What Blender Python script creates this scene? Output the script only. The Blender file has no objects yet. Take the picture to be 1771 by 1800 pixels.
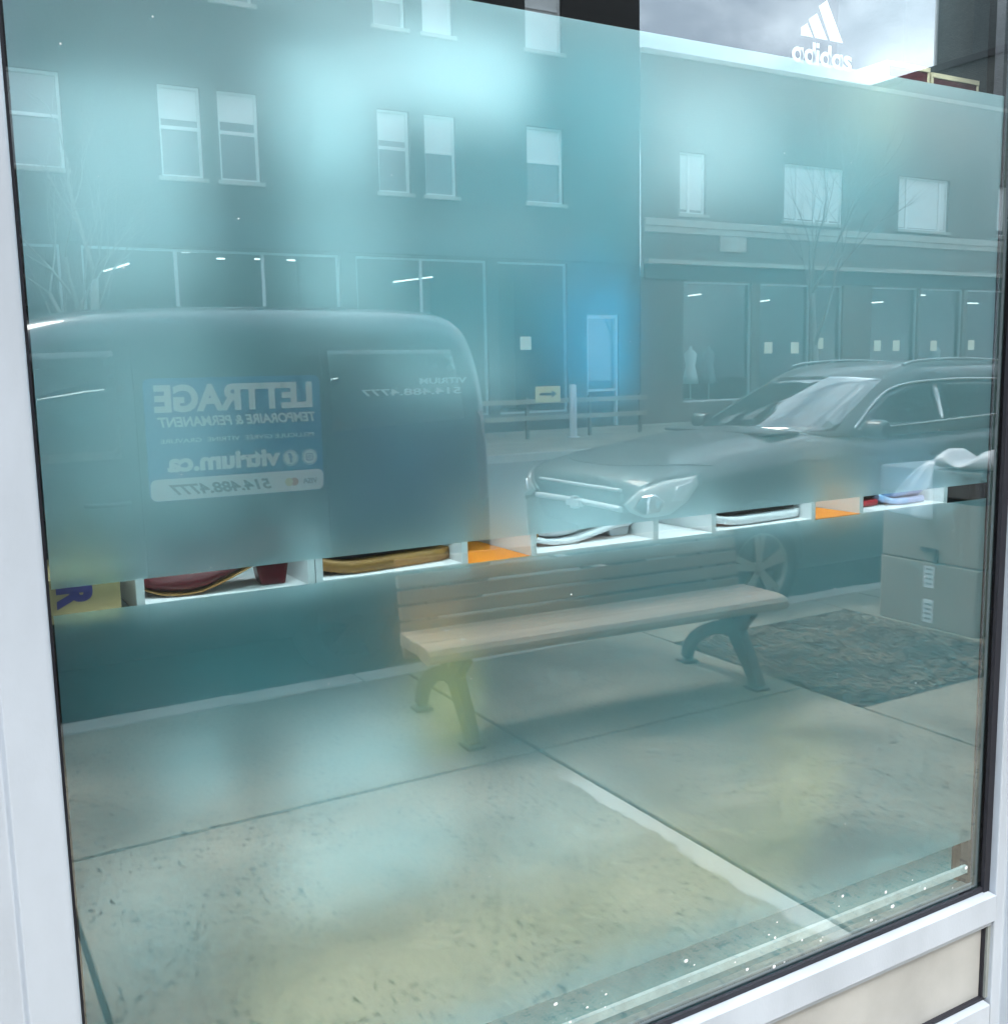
import bpy, bmesh, math, random
from mathutils import Vector, Matrix
from mathutils.bvhtree import BVHTree
R = math.radians
random.seed(7)
scene = bpy.context.scene
col = scene.collection

# ------------------------------------------------------------------ camera
# glass plane is y = 0, x runs along the shop front, the street lies at y < 0
cam_d = bpy.data.cameras.new('camera')
cam_d.sensor_fit = 'HORIZONTAL'
cam_d.sensor_width = 36.0
cam_d.lens = 36.0 * 1812.0 / 1771.0
cam_d.clip_start = 0.02
cam_d.clip_end = 3000
cam = bpy.data.objects.new('camera', cam_d)
col.objects.link(cam)
CR = Vector((0.865, -0.502, -0.020))      # image right
CD = Vector((-0.087, -0.110, -0.990))     # image down
CF = Vector((0.494, 0.858, -0.139))       # forward
CF.normalize(); CR = (CR - CF * CR.dot(CF)).normalized(); CU = CR.cross(CF).normalized()
if CU.dot(CD) > 0: CU = -CU
mw = Matrix((CR, CU, -CF)).transposed().to_4x4()
mw.translation = Vector((0, -1.45, 1.65))
cam.matrix_world = mw
scene.camera = cam

# ------------------------------------------------------------------ sky, sun, exposure
SUN_EL, SUN_AZ = R(52), R(200)
world = bpy.data.worlds.new('World'); scene.world = world
world.use_nodes = True
nt = world.node_tree; nt.nodes.clear()
wo = nt.nodes.new('ShaderNodeOutputWorld'); bg = nt.nodes.new('ShaderNodeBackground')
sky = nt.nodes.new('ShaderNodeTexSky'); sky.sky_type = 'NISHITA'; sky.sun_disc = False
sky.sun_elevation = SUN_EL; sky.sun_rotation = SUN_AZ
sky.air_density = 1.2; sky.dust_density = 2.0
tc = nt.nodes.new('ShaderNodeTexCoord')
mp = nt.nodes.new('ShaderNodeMapping'); mp.inputs['Scale'].default_value = (1.0, 1.0, 1.9)
n1 = nt.nodes.new('ShaderNodeTexNoise'); n1.inputs['Scale'].default_value = 3.4; n1.inputs['Detail'].default_value = 6
n1.inputs['Roughness'].default_value = 0.52
n1.inputs['Distortion'].default_value = 0.5
cr = nt.nodes.new('ShaderNodeValToRGB')
cr.color_ramp.elements[0].position = 0.43; cr.color_ramp.elements[0].color = (3.0, 3.7, 4.5, 1)
cr.color_ramp.elements[1].position = 0.66; cr.color_ramp.elements[1].color = (8.6, 9.8, 10.8, 1)
n2 = nt.nodes.new('ShaderNodeTexNoise'); n2.inputs['Scale'].default_value = 2.1; n2.inputs['Detail'].default_value = 3
r2 = nt.nodes.new('ShaderNodeMapRange'); r2.inputs[1].default_value = 0.35; r2.inputs[2].default_value = 0.6
r2.inputs[3].default_value = 0.80; r2.inputs[4].default_value = 1.0
mx = nt.nodes.new('ShaderNodeMix'); mx.data_type = 'RGBA'
L = nt.links.new
L(tc.outputs['Generated'], mp.inputs[0]); L(mp.outputs[0], n1.inputs[0]); L(n1.outputs['Fac'], cr.inputs[0])
L(tc.outputs['Generated'], n2.inputs[0]); L(n2.outputs['Fac'], r2.inputs[0]); L(r2.outputs[0], mx.inputs[0])
L(sky.outputs[0], mx.inputs[6]); L(cr.outputs[0], mx.inputs[7]); L(mx.outputs[2], bg.inputs[0])
bg.inputs[1].default_value = 0.10
world.cycles.sampling_method = 'MANUAL'; world.cycles.sample_map_resolution = 256
L(bg.outputs[0], wo.inputs[0])

sun_d = bpy.data.lights.new('sun', 'SUN'); sun_d.energy = 1.0; sun_d.angle = R(22); sun_d.color = (1.0, 0.95, 0.88)
sun = bpy.data.objects.new('sun', sun_d); col.objects.link(sun)
# light comes from the street side, high
sdir = Vector((-0.25, -0.75, 1.05)).normalized()
sun.rotation_euler = sdir.to_track_quat('Z', 'Y').to_euler()
sky.sun_rotation = math.atan2(sdir.x, sdir.y); sky.sun_elevation = math.asin(sdir.z)

vs = scene.view_settings
vs.view_transform = 'Standard'; vs.look = 'None'; vs.gamma = 1.0; vs.exposure = 2.1
scene.render.engine = 'CYCLES'
cy = scene.cycles
cy.use_denoising = True
cy.denoising_prefilter = 'ACCURATE'
try: cy.denoiser = 'OPENIMAGEDENOISE'
except Exception: pass
cy.max_bounces = 9; cy.diffuse_bounces = 2; cy.glossy_bounces = 4; cy.transmission_bounces = 7
cy.transparent_max_bounces = 10
cy.use_adaptive_sampling = True; cy.adaptive_threshold = 0.025; cy.adaptive_min_samples = 20
cy.sample_clamp_indirect = 6.0
cy.caustics_reflective = True; cy.caustics_refractive = True
cy.blur_glossy = 0.2

# ------------------------------------------------------------------ helpers
class MB:
    def __init__(s): s.v = []; s.f = []; s.sm = []
    def poly(s, pts, smooth=False):
        b = len(s.v); s.v += [tuple(p) for p in pts]; s.f.append(tuple(range(b, b + len(pts)))); s.sm.append(smooth); return s
    def box(s, x0, x1, y0, y1, z0, z1, m=None):
        b = len(s.v)
        p = [(x, y, z) for z in (z0, z1) for y in (y0, y1) for x in (x0, x1)]
        if m is not None: p = [tuple(m @ Vector(q)) for q in p]
        s.v += p
        for f in ((0, 2, 3, 1), (4, 5, 7, 6), (0, 1, 5, 4), (2, 6, 7, 3), (0, 4, 6, 2), (1, 3, 7, 5)):
            s.f.append(tuple(b + i for i in f)); s.sm.append(False)
        return s
    def grid(s, rows, closed=False, capu=False, smooth=True):
        b = len(s.v); n = len(rows[0])
        for r in rows: s.v += [tuple(p) for p in r]
        for i in range(len(rows) - 1):
            for j in range(n if closed else n - 1):
                k = (j + 1) % n
                s.f.append((b + i * n + j, b + i * n + k, b + (i + 1) * n + k, b + (i + 1) * n + j)); s.sm.append(smooth)
        if capu:
            s.f.append(tuple(b + j for j in reversed(range(n)))); s.sm.append(False)
            s.f.append(tuple(b + (len(rows) - 1) * n + j for j in range(n))); s.sm.append(False)
        return s
    def tube(s, pts, rad, seg=8, cap=True):
        pts = [Vector(p) for p in pts]
        if not isinstance(rad, (list, tuple)): rad = [rad] * len(pts)
        rows = []; prev = None
        for i, p in enumerate(pts):
            t = (pts[min(i + 1, len(pts) - 1)] - pts[max(i - 1, 0)])
            if t.length < 1e-9: t = Vector((0, 0, 1))
            t.normalize()
            a = prev if prev is not None else (Vector((0, 0, 1)) if abs(t.z) < 0.9 else Vector((1, 0, 0)))
            u = (a - t * a.dot(t))
            if u.length < 1e-6: u = t.orthogonal()
            u.normalize(); prev = u; w = t.cross(u)
            rows.append([p + (u * math.cos(2 * math.pi * k / seg) + w * math.sin(2 * math.pi * k / seg)) * rad[i] for k in range(seg)])
        return s.grid(rows, closed=True, capu=cap)
    def prism(s, outline, axis, a, b_):
        # outline 2D polygon extruded along axis ('x': (y,z); 'y': (x,z); 'z': (x,y))
        def mk(p, t):
            return {'x': (t, p[0], p[1]), 'y': (p[0], t, p[1]), 'z': (p[0], p[1], t)}[axis]
        n = len(outline); b = len(s.v)
        s.v += [mk(p, a) for p in outline] + [mk(p, b_) for p in outline]
        s.f.append(tuple(b + i for i in range(n))); s.sm.append(False)
        s.f.append(tuple(b + n + i for i in reversed(range(n)))); s.sm.append(False)
        for i in range(n):
            k = (i + 1) % n
            s.f.append((b + i, b + n + i, b + n + k, b + k)); s.sm.append(False)
        return s
    def lathe(s, prof, axis='y', seg=32, c=(0, 0, 0)):
        rows = []
        for (r, t) in prof:
            row = []
            for k in range(seg):
                a = 2 * math.pi * k / seg
                p = {'y': (r * math.cos(a), t, r * math.sin(a)), 'z': (r * math.cos(a), r * math.sin(a), t), 'x': (t, r * math.cos(a), r * math.sin(a))}[axis]
                row.append((p[0] + c[0], p[1] + c[1], p[2] + c[2]))
            rows.append(row)
        return s.grid(rows, closed=True)
    def mesh(s, name, mat):
        me = bpy.data.meshes.new(name); me.from_pydata(s.v, [], s.f)
        me.polygons.foreach_set('use_smooth', s.sm)
        bm = bmesh.new(); bm.from_mesh(me); bmesh.ops.recalc_face_normals(bm, faces=bm.faces); bm.to_mesh(me); bm.free()
        if mat: me.materials.append(mat)
        return me
    def build(s, name, mat, parent=None, bevel=0, subsurf=0):
        o = bpy.data.objects.new(name, s.mesh(name, mat)); col.objects.link(o)
        if parent is not None: o.parent = parent
        if bevel:
            m = o.modifiers.new('bevel', 'BEVEL'); m.width = bevel; m.segments = 2; m.limit_method = 'ANGLE'; m.angle_limit = R(40)
        if subsurf:
            m = o.modifiers.new('sub', 'SUBSURF'); m.levels = subsurf; m.render_levels = subsurf
        return o

def tag(o, label=None, cat=None, group=None, kind=None):
    if label: o['label'] = label
    if cat: o['category'] = cat
    if group: o['group'] = group
    if kind: o['kind'] = kind
    return o
def empty(name, loc=(0, 0, 0), rz=0, **k):
    o = bpy.data.objects.new(name, None); col.objects.link(o); o.location = loc; o.rotation_euler = (0, 0, rz); o.empty_display_size = 0.1
    return tag(o, **k)
def bx(name, mat, parent, *a, bevel=0): return MB().box(*a).build(name, mat, parent, bevel)
def copy_tree(o, parent=None):
    c = o.copy(); col.objects.link(c); c.parent = parent
    for ch in list(o.children): copy_tree(ch, c)
    return c

def mat(name, c, rough=0.6, metal=0.0, var=0.0, scale=5.0, bump=0.0, bscale=40.0, spec=0.5, coat=0.0, c2=None, stretch=(1, 1, 1)):
    m = bpy.data.materials.new(name); m.use_nodes = True
    n = m.node_tree.nodes; l = m.node_tree.links.new
    b = n['Principled BSDF']
    b.inputs['Base Color'].default_value = (*c, 1); b.inputs['Roughness'].default_value = rough; b.inputs['Metallic'].default_value = metal
    b.inputs['Specular IOR Level'].default_value = spec
    if coat: b.inputs['Coat Weight'].default_value = coat; b.inputs['Coat Roughness'].default_value = 0.03
    t = n.new('ShaderNodeTexCoord'); mp = n.new('ShaderNodeMapping'); mp.inputs['Scale'].default_value = stretch
    l(t.outputs['Object'], mp.inputs[0])
    if var or c2:
        z = n.new('ShaderNodeTexNoise'); z.inputs['Scale'].default_value = scale; z.inputs['Detail'].default_value = 6
        l(mp.outputs[0], z.inputs[0])
        rp = n.new('ShaderNodeValToRGB'); rp.color_ramp.elements[0].position = 0.32; rp.color_ramp.elements[1].position = 0.68
        d = c2 if c2 else tuple(max(0, x * (1 - var)) for x in c)
        e = c if c2 else tuple(min(1, x * (1 + var)) for x in c)
        rp.color_ramp.elements[0].color = (*d, 1); rp.color_ramp.elements[1].color = (*e, 1)
        l(z.outputs['Fac'], rp.inputs[0]); l(rp.outputs[0], b.inputs['Base Color'])
    if bump:
        z2 = n.new('ShaderNodeTexNoise'); z2.inputs['Scale'].default_value = bscale; z2.inputs['Detail'].default_value = 4
        l(mp.outputs[0], z2.inputs[0])
        bu = n.new('ShaderNodeBump'); bu.inputs['Strength'].default_value = bump; bu.inputs['Distance'].default_value = 0.01
        l(z2.outputs['Fac'], bu.inputs['Height']); l(bu.outputs[0], b.inputs['Normal'])
    return m
def emit(name, c, s, sample='NONE'):
    m = bpy.data.materials.new(name); m.use_nodes = True; n = m.node_tree.nodes
    b = n['Principled BSDF']; b.inputs['Base Color'].default_value = (.8, .8, .8, 1)
    m.cycles.emission_sampling = sample
    b.inputs['Emission Color'].default_value = (*c, 1); b.inputs['Emission Strength'].default_value = s
    return m
def reflect_mat(name, r0, tint, transparent=True, inner=(0.01, 0.012, 0.014), rough=0.0):
    # flat pane: mirror layer that grows at grazing angles over a tinted see-through (or dark) body
    m = bpy.data.materials.new(name); m.use_nodes = True; n = m.node_tree.nodes; l = m.node_tree.links.new
    n.clear(); o = n.new('ShaderNodeOutputMaterial'); mixs = n.new('ShaderNodeMixShader')
    lw = n.new('ShaderNodeLayerWeight'); lw.inputs[0].default_value = 0.5
    pw = n.new('ShaderNodeMath'); pw.operation = 'POWER'; pw.inputs[1].default_value = 5
    ma = n.new('ShaderNodeMath'); ma.operation = 'MULTIPLY_ADD'; ma.inputs[1].default_value = 1 - r0; ma.inputs[2].default_value = r0
    l(lw.outputs['Facing'], pw.inputs[0]); l(pw.outputs[0], ma.inputs[0]); l(ma.outputs[0], mixs.inputs[0])
    if transparent:
        a = n.new('ShaderNodeBsdfTransparent'); a.inputs[0].default_value = (*tint, 1)
    else:
        a = n.new('ShaderNodeBsdfDiffuse'); a.inputs[0].default_value = (*inner, 1)
    g = n.new('ShaderNodeBsdfGlossy'); g.inputs['Roughness'].default_value = rough; g.inputs[0].default_value = (1, 1, 1, 1)
    l(a.outputs[0], mixs.inputs[1]); l(g.outputs[0], mixs.inputs[2]); l(mixs.outputs[0], o.inputs[0])
    return m
def film_mat():
    m = bpy.data.materials.new('frosted_film'); m.use_nodes = True; n = m.node_tree.nodes; l = m.node_tree.links.new
    n.clear(); o = n.new('ShaderNodeOutputMaterial')
    rf = n.new('ShaderNodeBsdfPrincipled'); rf.distribution = 'MULTI_GGX'
    rf.inputs['Transmission Weight'].default_value = 1.0; rf.inputs['IOR'].default_value = 1.42; rf.inputs['Roughness'].default_value = 0.92
    rf.inputs['Specular Tint'].default_value = (0.0, 0.0, 0.0, 1); rf.inputs['Base Color'].default_value = (0.84, 0.98, 1.0, 1)
    df = n.new('ShaderNodeBsdfDiffuse'); df.inputs[0].default_value = (0.03, 0.38, 0.44, 1)
    # fine speckle of the film itself
    t = n.new('ShaderNodeTexCoord'); z = n.new('ShaderNodeTexNoise'); z.inputs['Scale'].default_value = 420; z.inputs['Detail'].default_value = 2
    z2 = n.new('ShaderNodeTexNoise'); z2.inputs['Scale'].default_value = 3.0; z2.inputs['Detail'].default_value = 5
    l(t.outputs['Object'], z.inputs[0]); l(t.outputs['Object'], z2.inputs[0])
    a = n.new('ShaderNodeMapRange'); a.inputs[1].default_value = 0.3; a.inputs[2].default_value = 0.7; a.inputs[3].default_value = 0.055; a.inputs[4].default_value = 0.11
    b = n.new('ShaderNodeMath'); b.operation = 'MULTIPLY'
    c = n.new('ShaderNodeMapRange'); c.inputs[1].default_value = 0.35; c.inputs[2].default_value = 0.65; c.inputs[3].default_value = 0.8; c.inputs[4].default_value = 1.2
    l(z.outputs['Fac'], a.inputs[0]); l(z2.outputs['Fac'], c.inputs[0]); l(a.outputs[0], b.inputs[0]); l(c.outputs[0], b.inputs[1])
    mxs = n.new('ShaderNodeMixShader'); l(b.outputs[0], mxs.inputs[0]); l(rf.outputs[0], mxs.inputs[1]); l(df.outputs[0], mxs.inputs[2])
    l(mxs.outputs[0], o.inputs[0])
    return m
def brick_mat(name, c1, c2, mortar, sc=1.0):
    m = bpy.data.materials.new(name); m.use_nodes = True; n = m.node_tree.nodes; l = m.node_tree.links.new
    b = n['Principled BSDF']; b.inputs['Roughness'].default_value = 0.85
    t = n.new('ShaderNodeTexCoord'); s = n.new('ShaderNodeSeparateXYZ'); l(t.outputs['Object'], s.inputs[0])
    ad = n.new('ShaderNodeMath'); l(s.outputs[0], ad.inputs[0]); l(s.outputs[1], ad.inputs[1])
    cb = n.new('ShaderNodeCombineXYZ'); l(ad.outputs[0], cb.inputs[0]); l(s.outputs[2], cb.inputs[1])
    br = n.new('ShaderNodeTexBrick'); br.inputs['Scale'].default_value = 1.0 * sc
    br.inputs['Brick Width'].default_value = 0.22; br.inputs['Row Height'].default_value = 0.075; br.inputs['Mortar Size'].default_value = 0.009
    br.inputs['Color1'].default_value = (*c1, 1); br.inputs['Color2'].default_value = (*c2, 1); br.inputs['Mortar'].default_value = (*mortar, 1)
    l(cb.outputs[0], br.inputs[0])
    z = n.new('ShaderNodeTexNoise'); z.inputs['Scale'].default_value = 0.5; z.inputs['Detail'].default_value = 6; l(t.outputs['Object'], z.inputs[0])
    rp = n.new('ShaderNodeMapRange'); rp.inputs[1].default_value = 0.3; rp.inputs[2].default_value = 0.7; rp.inputs[3].default_value = 0.75; rp.inputs[4].default_value = 1.15
    l(z.outputs['Fac'], rp.inputs[0])
    mm = n.new('ShaderNodeMix'); mm.data_type = 'RGBA'; mm.blend_type = 'MULTIPLY'; mm.inputs[0].default_value = 1
    l(br.outputs[0], mm.inputs[6]); l(rp.outputs[0], mm.inputs[7]); l(mm.outputs[2], b.inputs['Base Color'])
    bu = n.new('ShaderNodeBump'); bu.inputs['Strength'].default_value = 0.4; bu.inputs['Distance'].default_value = 0.01; bu.invert = True
    l(br.outputs['Fac'], bu.inputs['Height']); l(bu.outputs[0], b.inputs['Normal'])
    return m
def concrete_mat(name, stain=False):
    m = bpy.data.materials.new(name); m.use_nodes = True; n = m.node_tree.nodes; l = m.node_tree.links.new
    b = n['Principled BSDF']; b.inputs['Roughness'].default_value = 0.8; b.inputs['Specular IOR Level'].default_value = 0.3
    t = n.new('ShaderNodeTexCoord'); P = t.outputs['Object']
    def noise(sc, det=5, src=None):
        z = n.new('ShaderNodeTexNoise'); z.inputs['Scale'].default_value = sc; z.inputs['Detail'].default_value = det; l(src or P, z.inputs[0]); return z.outputs['Fac']
    def ramp(v, p0, p1, c0, c1):
        r = n.new('ShaderNodeValToRGB'); r.color_ramp.elements[0].position = p0; r.color_ramp.elements[1].position = p1
        r.color_ramp.elements[0].color = (*c0, 1); r.color_ramp.elements[1].color = (*c1, 1); l(v, r.inputs[0]); return r.outputs[0]
    def mixc(f, a, c, mode='MIX'):
        x = n.new('ShaderNodeMix'); x.data_type = 'RGBA'; x.blend_type = mode
        if isinstance(f, float): x.inputs[0].default_value = f
        else: l(f, x.inputs[0])
        for i, q in ((6, a), (7, c)):
            if isinstance(q, tuple): x.inputs[i].default_value = (*q, 1)
            else: l(q, x.inputs[i])
        return x.outputs[2]
    base = ramp(noise(1.3, 7), 0.3, 0.7, (0.17, 0.15, 0.118), (0.47, 0.41, 0.312))
    fine = ramp(noise(70, 4), 0.35, 0.65, (0.78, 0.78, 0.78), (1.1, 1.1, 1.1))
    base = mixc(1.0, base, fine, 'MULTIPLY')
    # dark aggregate specks
    sp = ramp(noise(45, 1.0), 0.60, 0.655, (0, 0, 0), (1, 1, 1))
    pick = ramp(noise(4, 5), 0.34, 0.54, (0, 0, 0), (1, 1, 1))
    msk = mixc(1.0, sp, pick, 'MULTIPLY')
    base = mixc(msk, base, (0.055, 0.052, 0.045))
    if stain:
        s = n.new('ShaderNodeSeparateXYZ'); l(P, s.inputs[0])
        # lime crust that follows the joint at x = 2.26
        w = n.new('ShaderNodeMath'); w.operation = 'MULTIPLY_ADD'; w.inputs[1].default_value = 0.16
        nn = noise(4.5, 6); l(nn, w.inputs[0]); l(s.outputs[0], w.inputs[2])
        cr_ = ramp(w.outputs[0], 0.0, 1.0, (0, 0, 0), (1, 1, 1))
        mr = n.new('ShaderNodeMapRange'); mr.inputs[1].default_value = 2.245; mr.inputs[2].default_value = 2.262; l(w.outputs[0], mr.inputs[0])
        mr2 = n.new('ShaderNodeMapRange'); mr2.inputs[1].default_value = -2.0; mr2.inputs[2].default_value = -1.75; l(s.outputs[1], mr2.inputs[0])
        m3 = n.new('ShaderNodeMath'); m3.operation = 'MULTIPLY'; l(mr.outputs[0], m3.inputs[0]); l(mr2.outputs[0], m3.inputs[1])
        m4 = n.new('ShaderNodeMath'); m4.operation = 'MULTIPLY'; m4.inputs[1].default_value = 0.75; l(m3.outputs[0], m4.inputs[0])
        base = mixc(m4.outputs[0], base, (0.66, 0.63, 0.58))
    l(base, b.inputs['Base Color'])
    bu = n.new('ShaderNodeBump'); bu.inputs['Strength'].default_value = 0.35; bu.inputs['Distance'].default_value = 0.006
    l(noise(90, 4), bu.inputs['Height']); l(bu.outputs[0], b.inputs['Normal'])
    return m

M = dict(
    alu=mat('painted_aluminium', (0.40, 0.44, 0.49), 0.38, 0.0, var=0.10, scale=6, bump=0.04, bscale=260, stretch=(1, 1, .4)),
    alu_side=mat('painted_aluminium_weathered', (0.25, 0.27, 0.255), 0.45, 0.0, var=0.12, scale=9, bump=0.05, bscale=200),
    panel=mat('cream_panel', (0.38, 0.38, 0.365), 0.5, var=0.12, scale=5, bump=0.05, bscale=150),
    rubber=mat('black_rubber', (0.012, 0.012, 0.018), 0.6),
    spacer=mat('spacer_bar', (0.42, 0.47, 0.47), 0.35, 0.7),
    glass=reflect_mat('window_glass', 0.165, (0.93, 0.985, 0.99)),
    film=film_mat(),
    spacer_d=mat('dark_spacer_bar', (0.05, 0.09, 0.085), 0.5, 0.3),
    sill=mat('grey_green_sill', (0.10, 0.27, 0.29), 0.6, var=0.2, scale=8),
    vinyl=mat('white_vinyl', (0.92, 0.92, 0.92), 0.5),
    sealant=mat('pale_sealant', (0.42, 0.50, 0.50), 0.6, var=0.15, scale=30),
    conc=concrete_mat('sidewalk_concrete'), conc_s=concrete_mat('sidewalk_concrete_lime', True),
    kerb=mat('kerb_concrete', (0.46, 0.44, 0.40), 0.85, var=0.15, scale=6, bump=0.3, bscale=60),
    soil=mat('joint_dirt', (0.05, 0.048, 0.04), 0.95, var=0.3, scale=30),
    asph=mat('asphalt', (0.16, 0.155, 0.15), 0.85, var=0.2, scale=2.0, bump=0.4, bscale=150),
    ground=mat('ground', (0.12, 0.12, 0.11), 0.9, var=0.2, scale=0.3),
    iron=mat('bench_iron', (0.085, 0.065, 0.055), 0.55, 0.0, var=0.25, scale=14, bump=0.15, bscale=80),
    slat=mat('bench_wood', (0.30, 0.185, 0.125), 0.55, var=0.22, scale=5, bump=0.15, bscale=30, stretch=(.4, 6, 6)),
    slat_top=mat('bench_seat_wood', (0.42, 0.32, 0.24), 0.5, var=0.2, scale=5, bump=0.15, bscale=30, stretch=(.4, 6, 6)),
    bolt=mat('bolt_steel', (0.7, 0.7, 0.7), 0.3, 0.9),
    suv=mat('suv_paint', (0.075, 0.08, 0.077), 0.45, 0.2, coat=0.45),
    van=mat('van_paint', (0.035, 0.05, 0.06), 0.3, 0.3, coat=1.0),
    autoglass=reflect_mat('car_glass', 0.10, (0, 0, 0), False, (0.012, 0.016, 0.016)),
    screen=reflect_mat('windscreen_glass', 0.30, (0, 0, 0), False, (0.03, 0.035, 0.035)),
    plastic=mat('black_plastic', (0.025, 0.025, 0.027), 0.5),
    chrome=mat('chrome', (0.85, 0.85, 0.86), 0.12, 1.0),
    silver=mat('bright_trim', (0.80, 0.81, 0.82), 0.35, 0.2, coat=0.5),
    lens=mat('headlamp_lens', (0.62, 0.64, 0.62), 0.35, 0.0, coat=0.4),
    tyre=mat('tyre_rubber', (0.02, 0.02, 0.02), 0.8),
    rim=mat('alloy_rim', (0.42, 0.38, 0.33), 0.35, 0.8),
    brick_d=brick_mat('dark_brick', (0.040, 0.032, 0.029), (0.028, 0.024, 0.023), (0.05, 0.048, 0.045)),
    brick_r=brick_mat('brown_brick', (0.15, 0.115, 0.095), (0.11, 0.085, 0.072), (0.2, 0.19, 0.175)),
    brick_3=brick_mat('grey_brick', (0.14, 0.15, 0.14), (0.1, 0.105, 0.1), (0.06, 0.06, 0.06)),
    stone=mat('limestone', (0.40, 0.38, 0.34), 0.8, var=0.15, scale=3),
    frame_w=mat('white_window_frame', (0.78, 0.78, 0.76), 0.4),
    pane=reflect_mat('far_window_glass', 0.12, (0, 0, 0), False, (0.03, 0.035, 0.035)),
    pane_t=reflect_mat('shop_window_glass', 0.06, (0.85, 0.9, 0.9)),
    blind=mat('white_blind', (0.72, 0.72, 0.70), 0.7, var=0.05, scale=2),
    dark_in=mat('dark_interior', (0.045, 0.045, 0.045), 0.9, var=0.3, scale=1.0),
    tube=emit('fluorescent_tube', (0.95, 1.0, 1.0), 1.3),
    led=emit('led_panel', (0.93, 0.98, 1.0), 8.0, 'AUTO'),  # glow of the fill panel added above the goods
    paper=mat('notice_paper', (0.82, 0.79, 0.62), 0.7),
    yellow=mat('yellow_sign', (0.80, 0.68, 0.30), 0.5), black=mat('black_print', (0.03, 0.03, 0.03), 0.6),
    galv=mat('galvanised_steel', (0.55, 0.58, 0.6), 0.4, 0.5, var=0.1, scale=8),
    barrier=mat('pale_timber', (0.34, 0.29, 0.22), 0.7, var=0.15, scale=3),
    bark=mat('grey_bark', (0.24, 0.22, 0.20), 0.9, var=0.25, scale=12, bump=0.4, bscale=40),
    bin=mat('beige_bin', (0.36, 0.28, 0.215), 0.6, var=0.08, scale=4, bump=0.08, bscale=60),
    bin_top=mat('grey_bin_rim', (0.16, 0.165, 0.16), 0.5, var=0.1, scale=6),
    bag=mat('white_plastic_bag', (0.86, 0.87, 0.90), 0.35, var=0.04, scale=9, bump=0.5, bscale=14),
    mulch=mat('mulch_bed', (0.09, 0.068, 0.05), 0.95, c2=(0.03, 0.024, 0.02), scale=25, bump=0.8, bscale=60),
    chip=mat('wood_chip', (0.40, 0.31, 0.22), 0.9, c2=(0.08, 0.06, 0.045), scale=3.0),
    sign_b=mat('sign_blue', (0.03, 0.18, 0.42), 0.4), sign_w=mat('sign_white', (0.85, 0.86, 0.87), 0.4), sign_k=mat('sign_dark_text', (0.12, 0.14, 0.16), 0.5),
    red=mat('sign_red_orange', (0.62, 0.14, 0.04), 0.5),
    white=mat('white_laminate', (0.86, 0.88, 0.89), 0.4, var=0.02, scale=4), orange=mat('orange_laminate', (0.95, 0.28, 0.01), 0.4, var=0.04, scale=4),
    card=mat('kraft_card', (0.36, 0.28, 0.13), 0.8, var=0.08, scale=20, bump=0.1, bscale=90), ink=mat('blue_ink', (0.02, 0.02, 0.16), 0.7),
    shop_wall=mat('shop_wall', (0.055, 0.06, 0.06), 0.9, var=0.1, scale=2), shop_floor=mat('shop_floor', (0.16, 0.13, 0.09), 0.6, var=0.2, scale=3),
    pump=mat('oxblood_patent', (0.10, 0.003, 0.008), 0.35, coat=0.1, spec=0.3), gumsole=mat('tan_leather', (0.30, 0.14, 0.022), 0.5, var=0.15, scale=30, bump=0.15, bscale=120),
    navy=mat('navy_suede', (0.010, 0.012, 0.028), 0.85), wsole=mat('white_rubber', (0.80, 0.80, 0.82), 0.5), blackfab=mat('black_mesh', (0.012, 0.012, 0.014), 0.8),
    lining=mat('shoe_lining', (0.02, 0.018, 0.018), 0.9), pinkblue=mat('pastel_knit', (0.62, 0.52, 0.75), 0.7, c2=(0.25, 0.48, 0.75), scale=18),
    redtrim=mat('red_trim', (0.45, 0.02, 0.03), 0.5),
    b_white=mat('white_box_card', (0.84, 0.86, 0.87), 0.6, var=0.03), b_cyan=mat('cyan_box_card', (0.01, 0.50, 0.88), 0.5), b_navy=mat('navy_box_card', (0.01, 0.02, 0.07), 0.6),
    b_teal=mat('teal_box_card', (0.015, 0.21, 0.25), 0.6), b_yell=mat('mustard_yellow_card', (0.80, 0.44, 0.06), 0.6), b_oliv=mat('olive_kraft_card', (0.62, 0.34, 0.12), 0.7, var=0.1, scale=6),
    shelf_d=mat('dark_shelf', (0.03, 0.05, 0.055), 0.6), b_dteal=mat('dark_teal_card', (0.010, 0.10, 0.115), 0.6),
    b_mid=mat('pale_grey_card', (0.50, 0.53, 0.54), 0.6),
    b_grey=mat('grey_box_card', (0.22, 0.28, 0.29), 0.7), b_brown=mat('rust_box_card', (0.70, 0.22, 0.05), 0.7), b_dark=mat('charcoal_box_card', (0.03, 0.045, 0.05), 0.7),
    b_maroon=mat('maroon_box_card', (0.09, 0.012, 0.02), 0.6), b_cream=mat('cream_trim_card', (0.72, 0.62, 0.42), 0.6),
)

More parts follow.
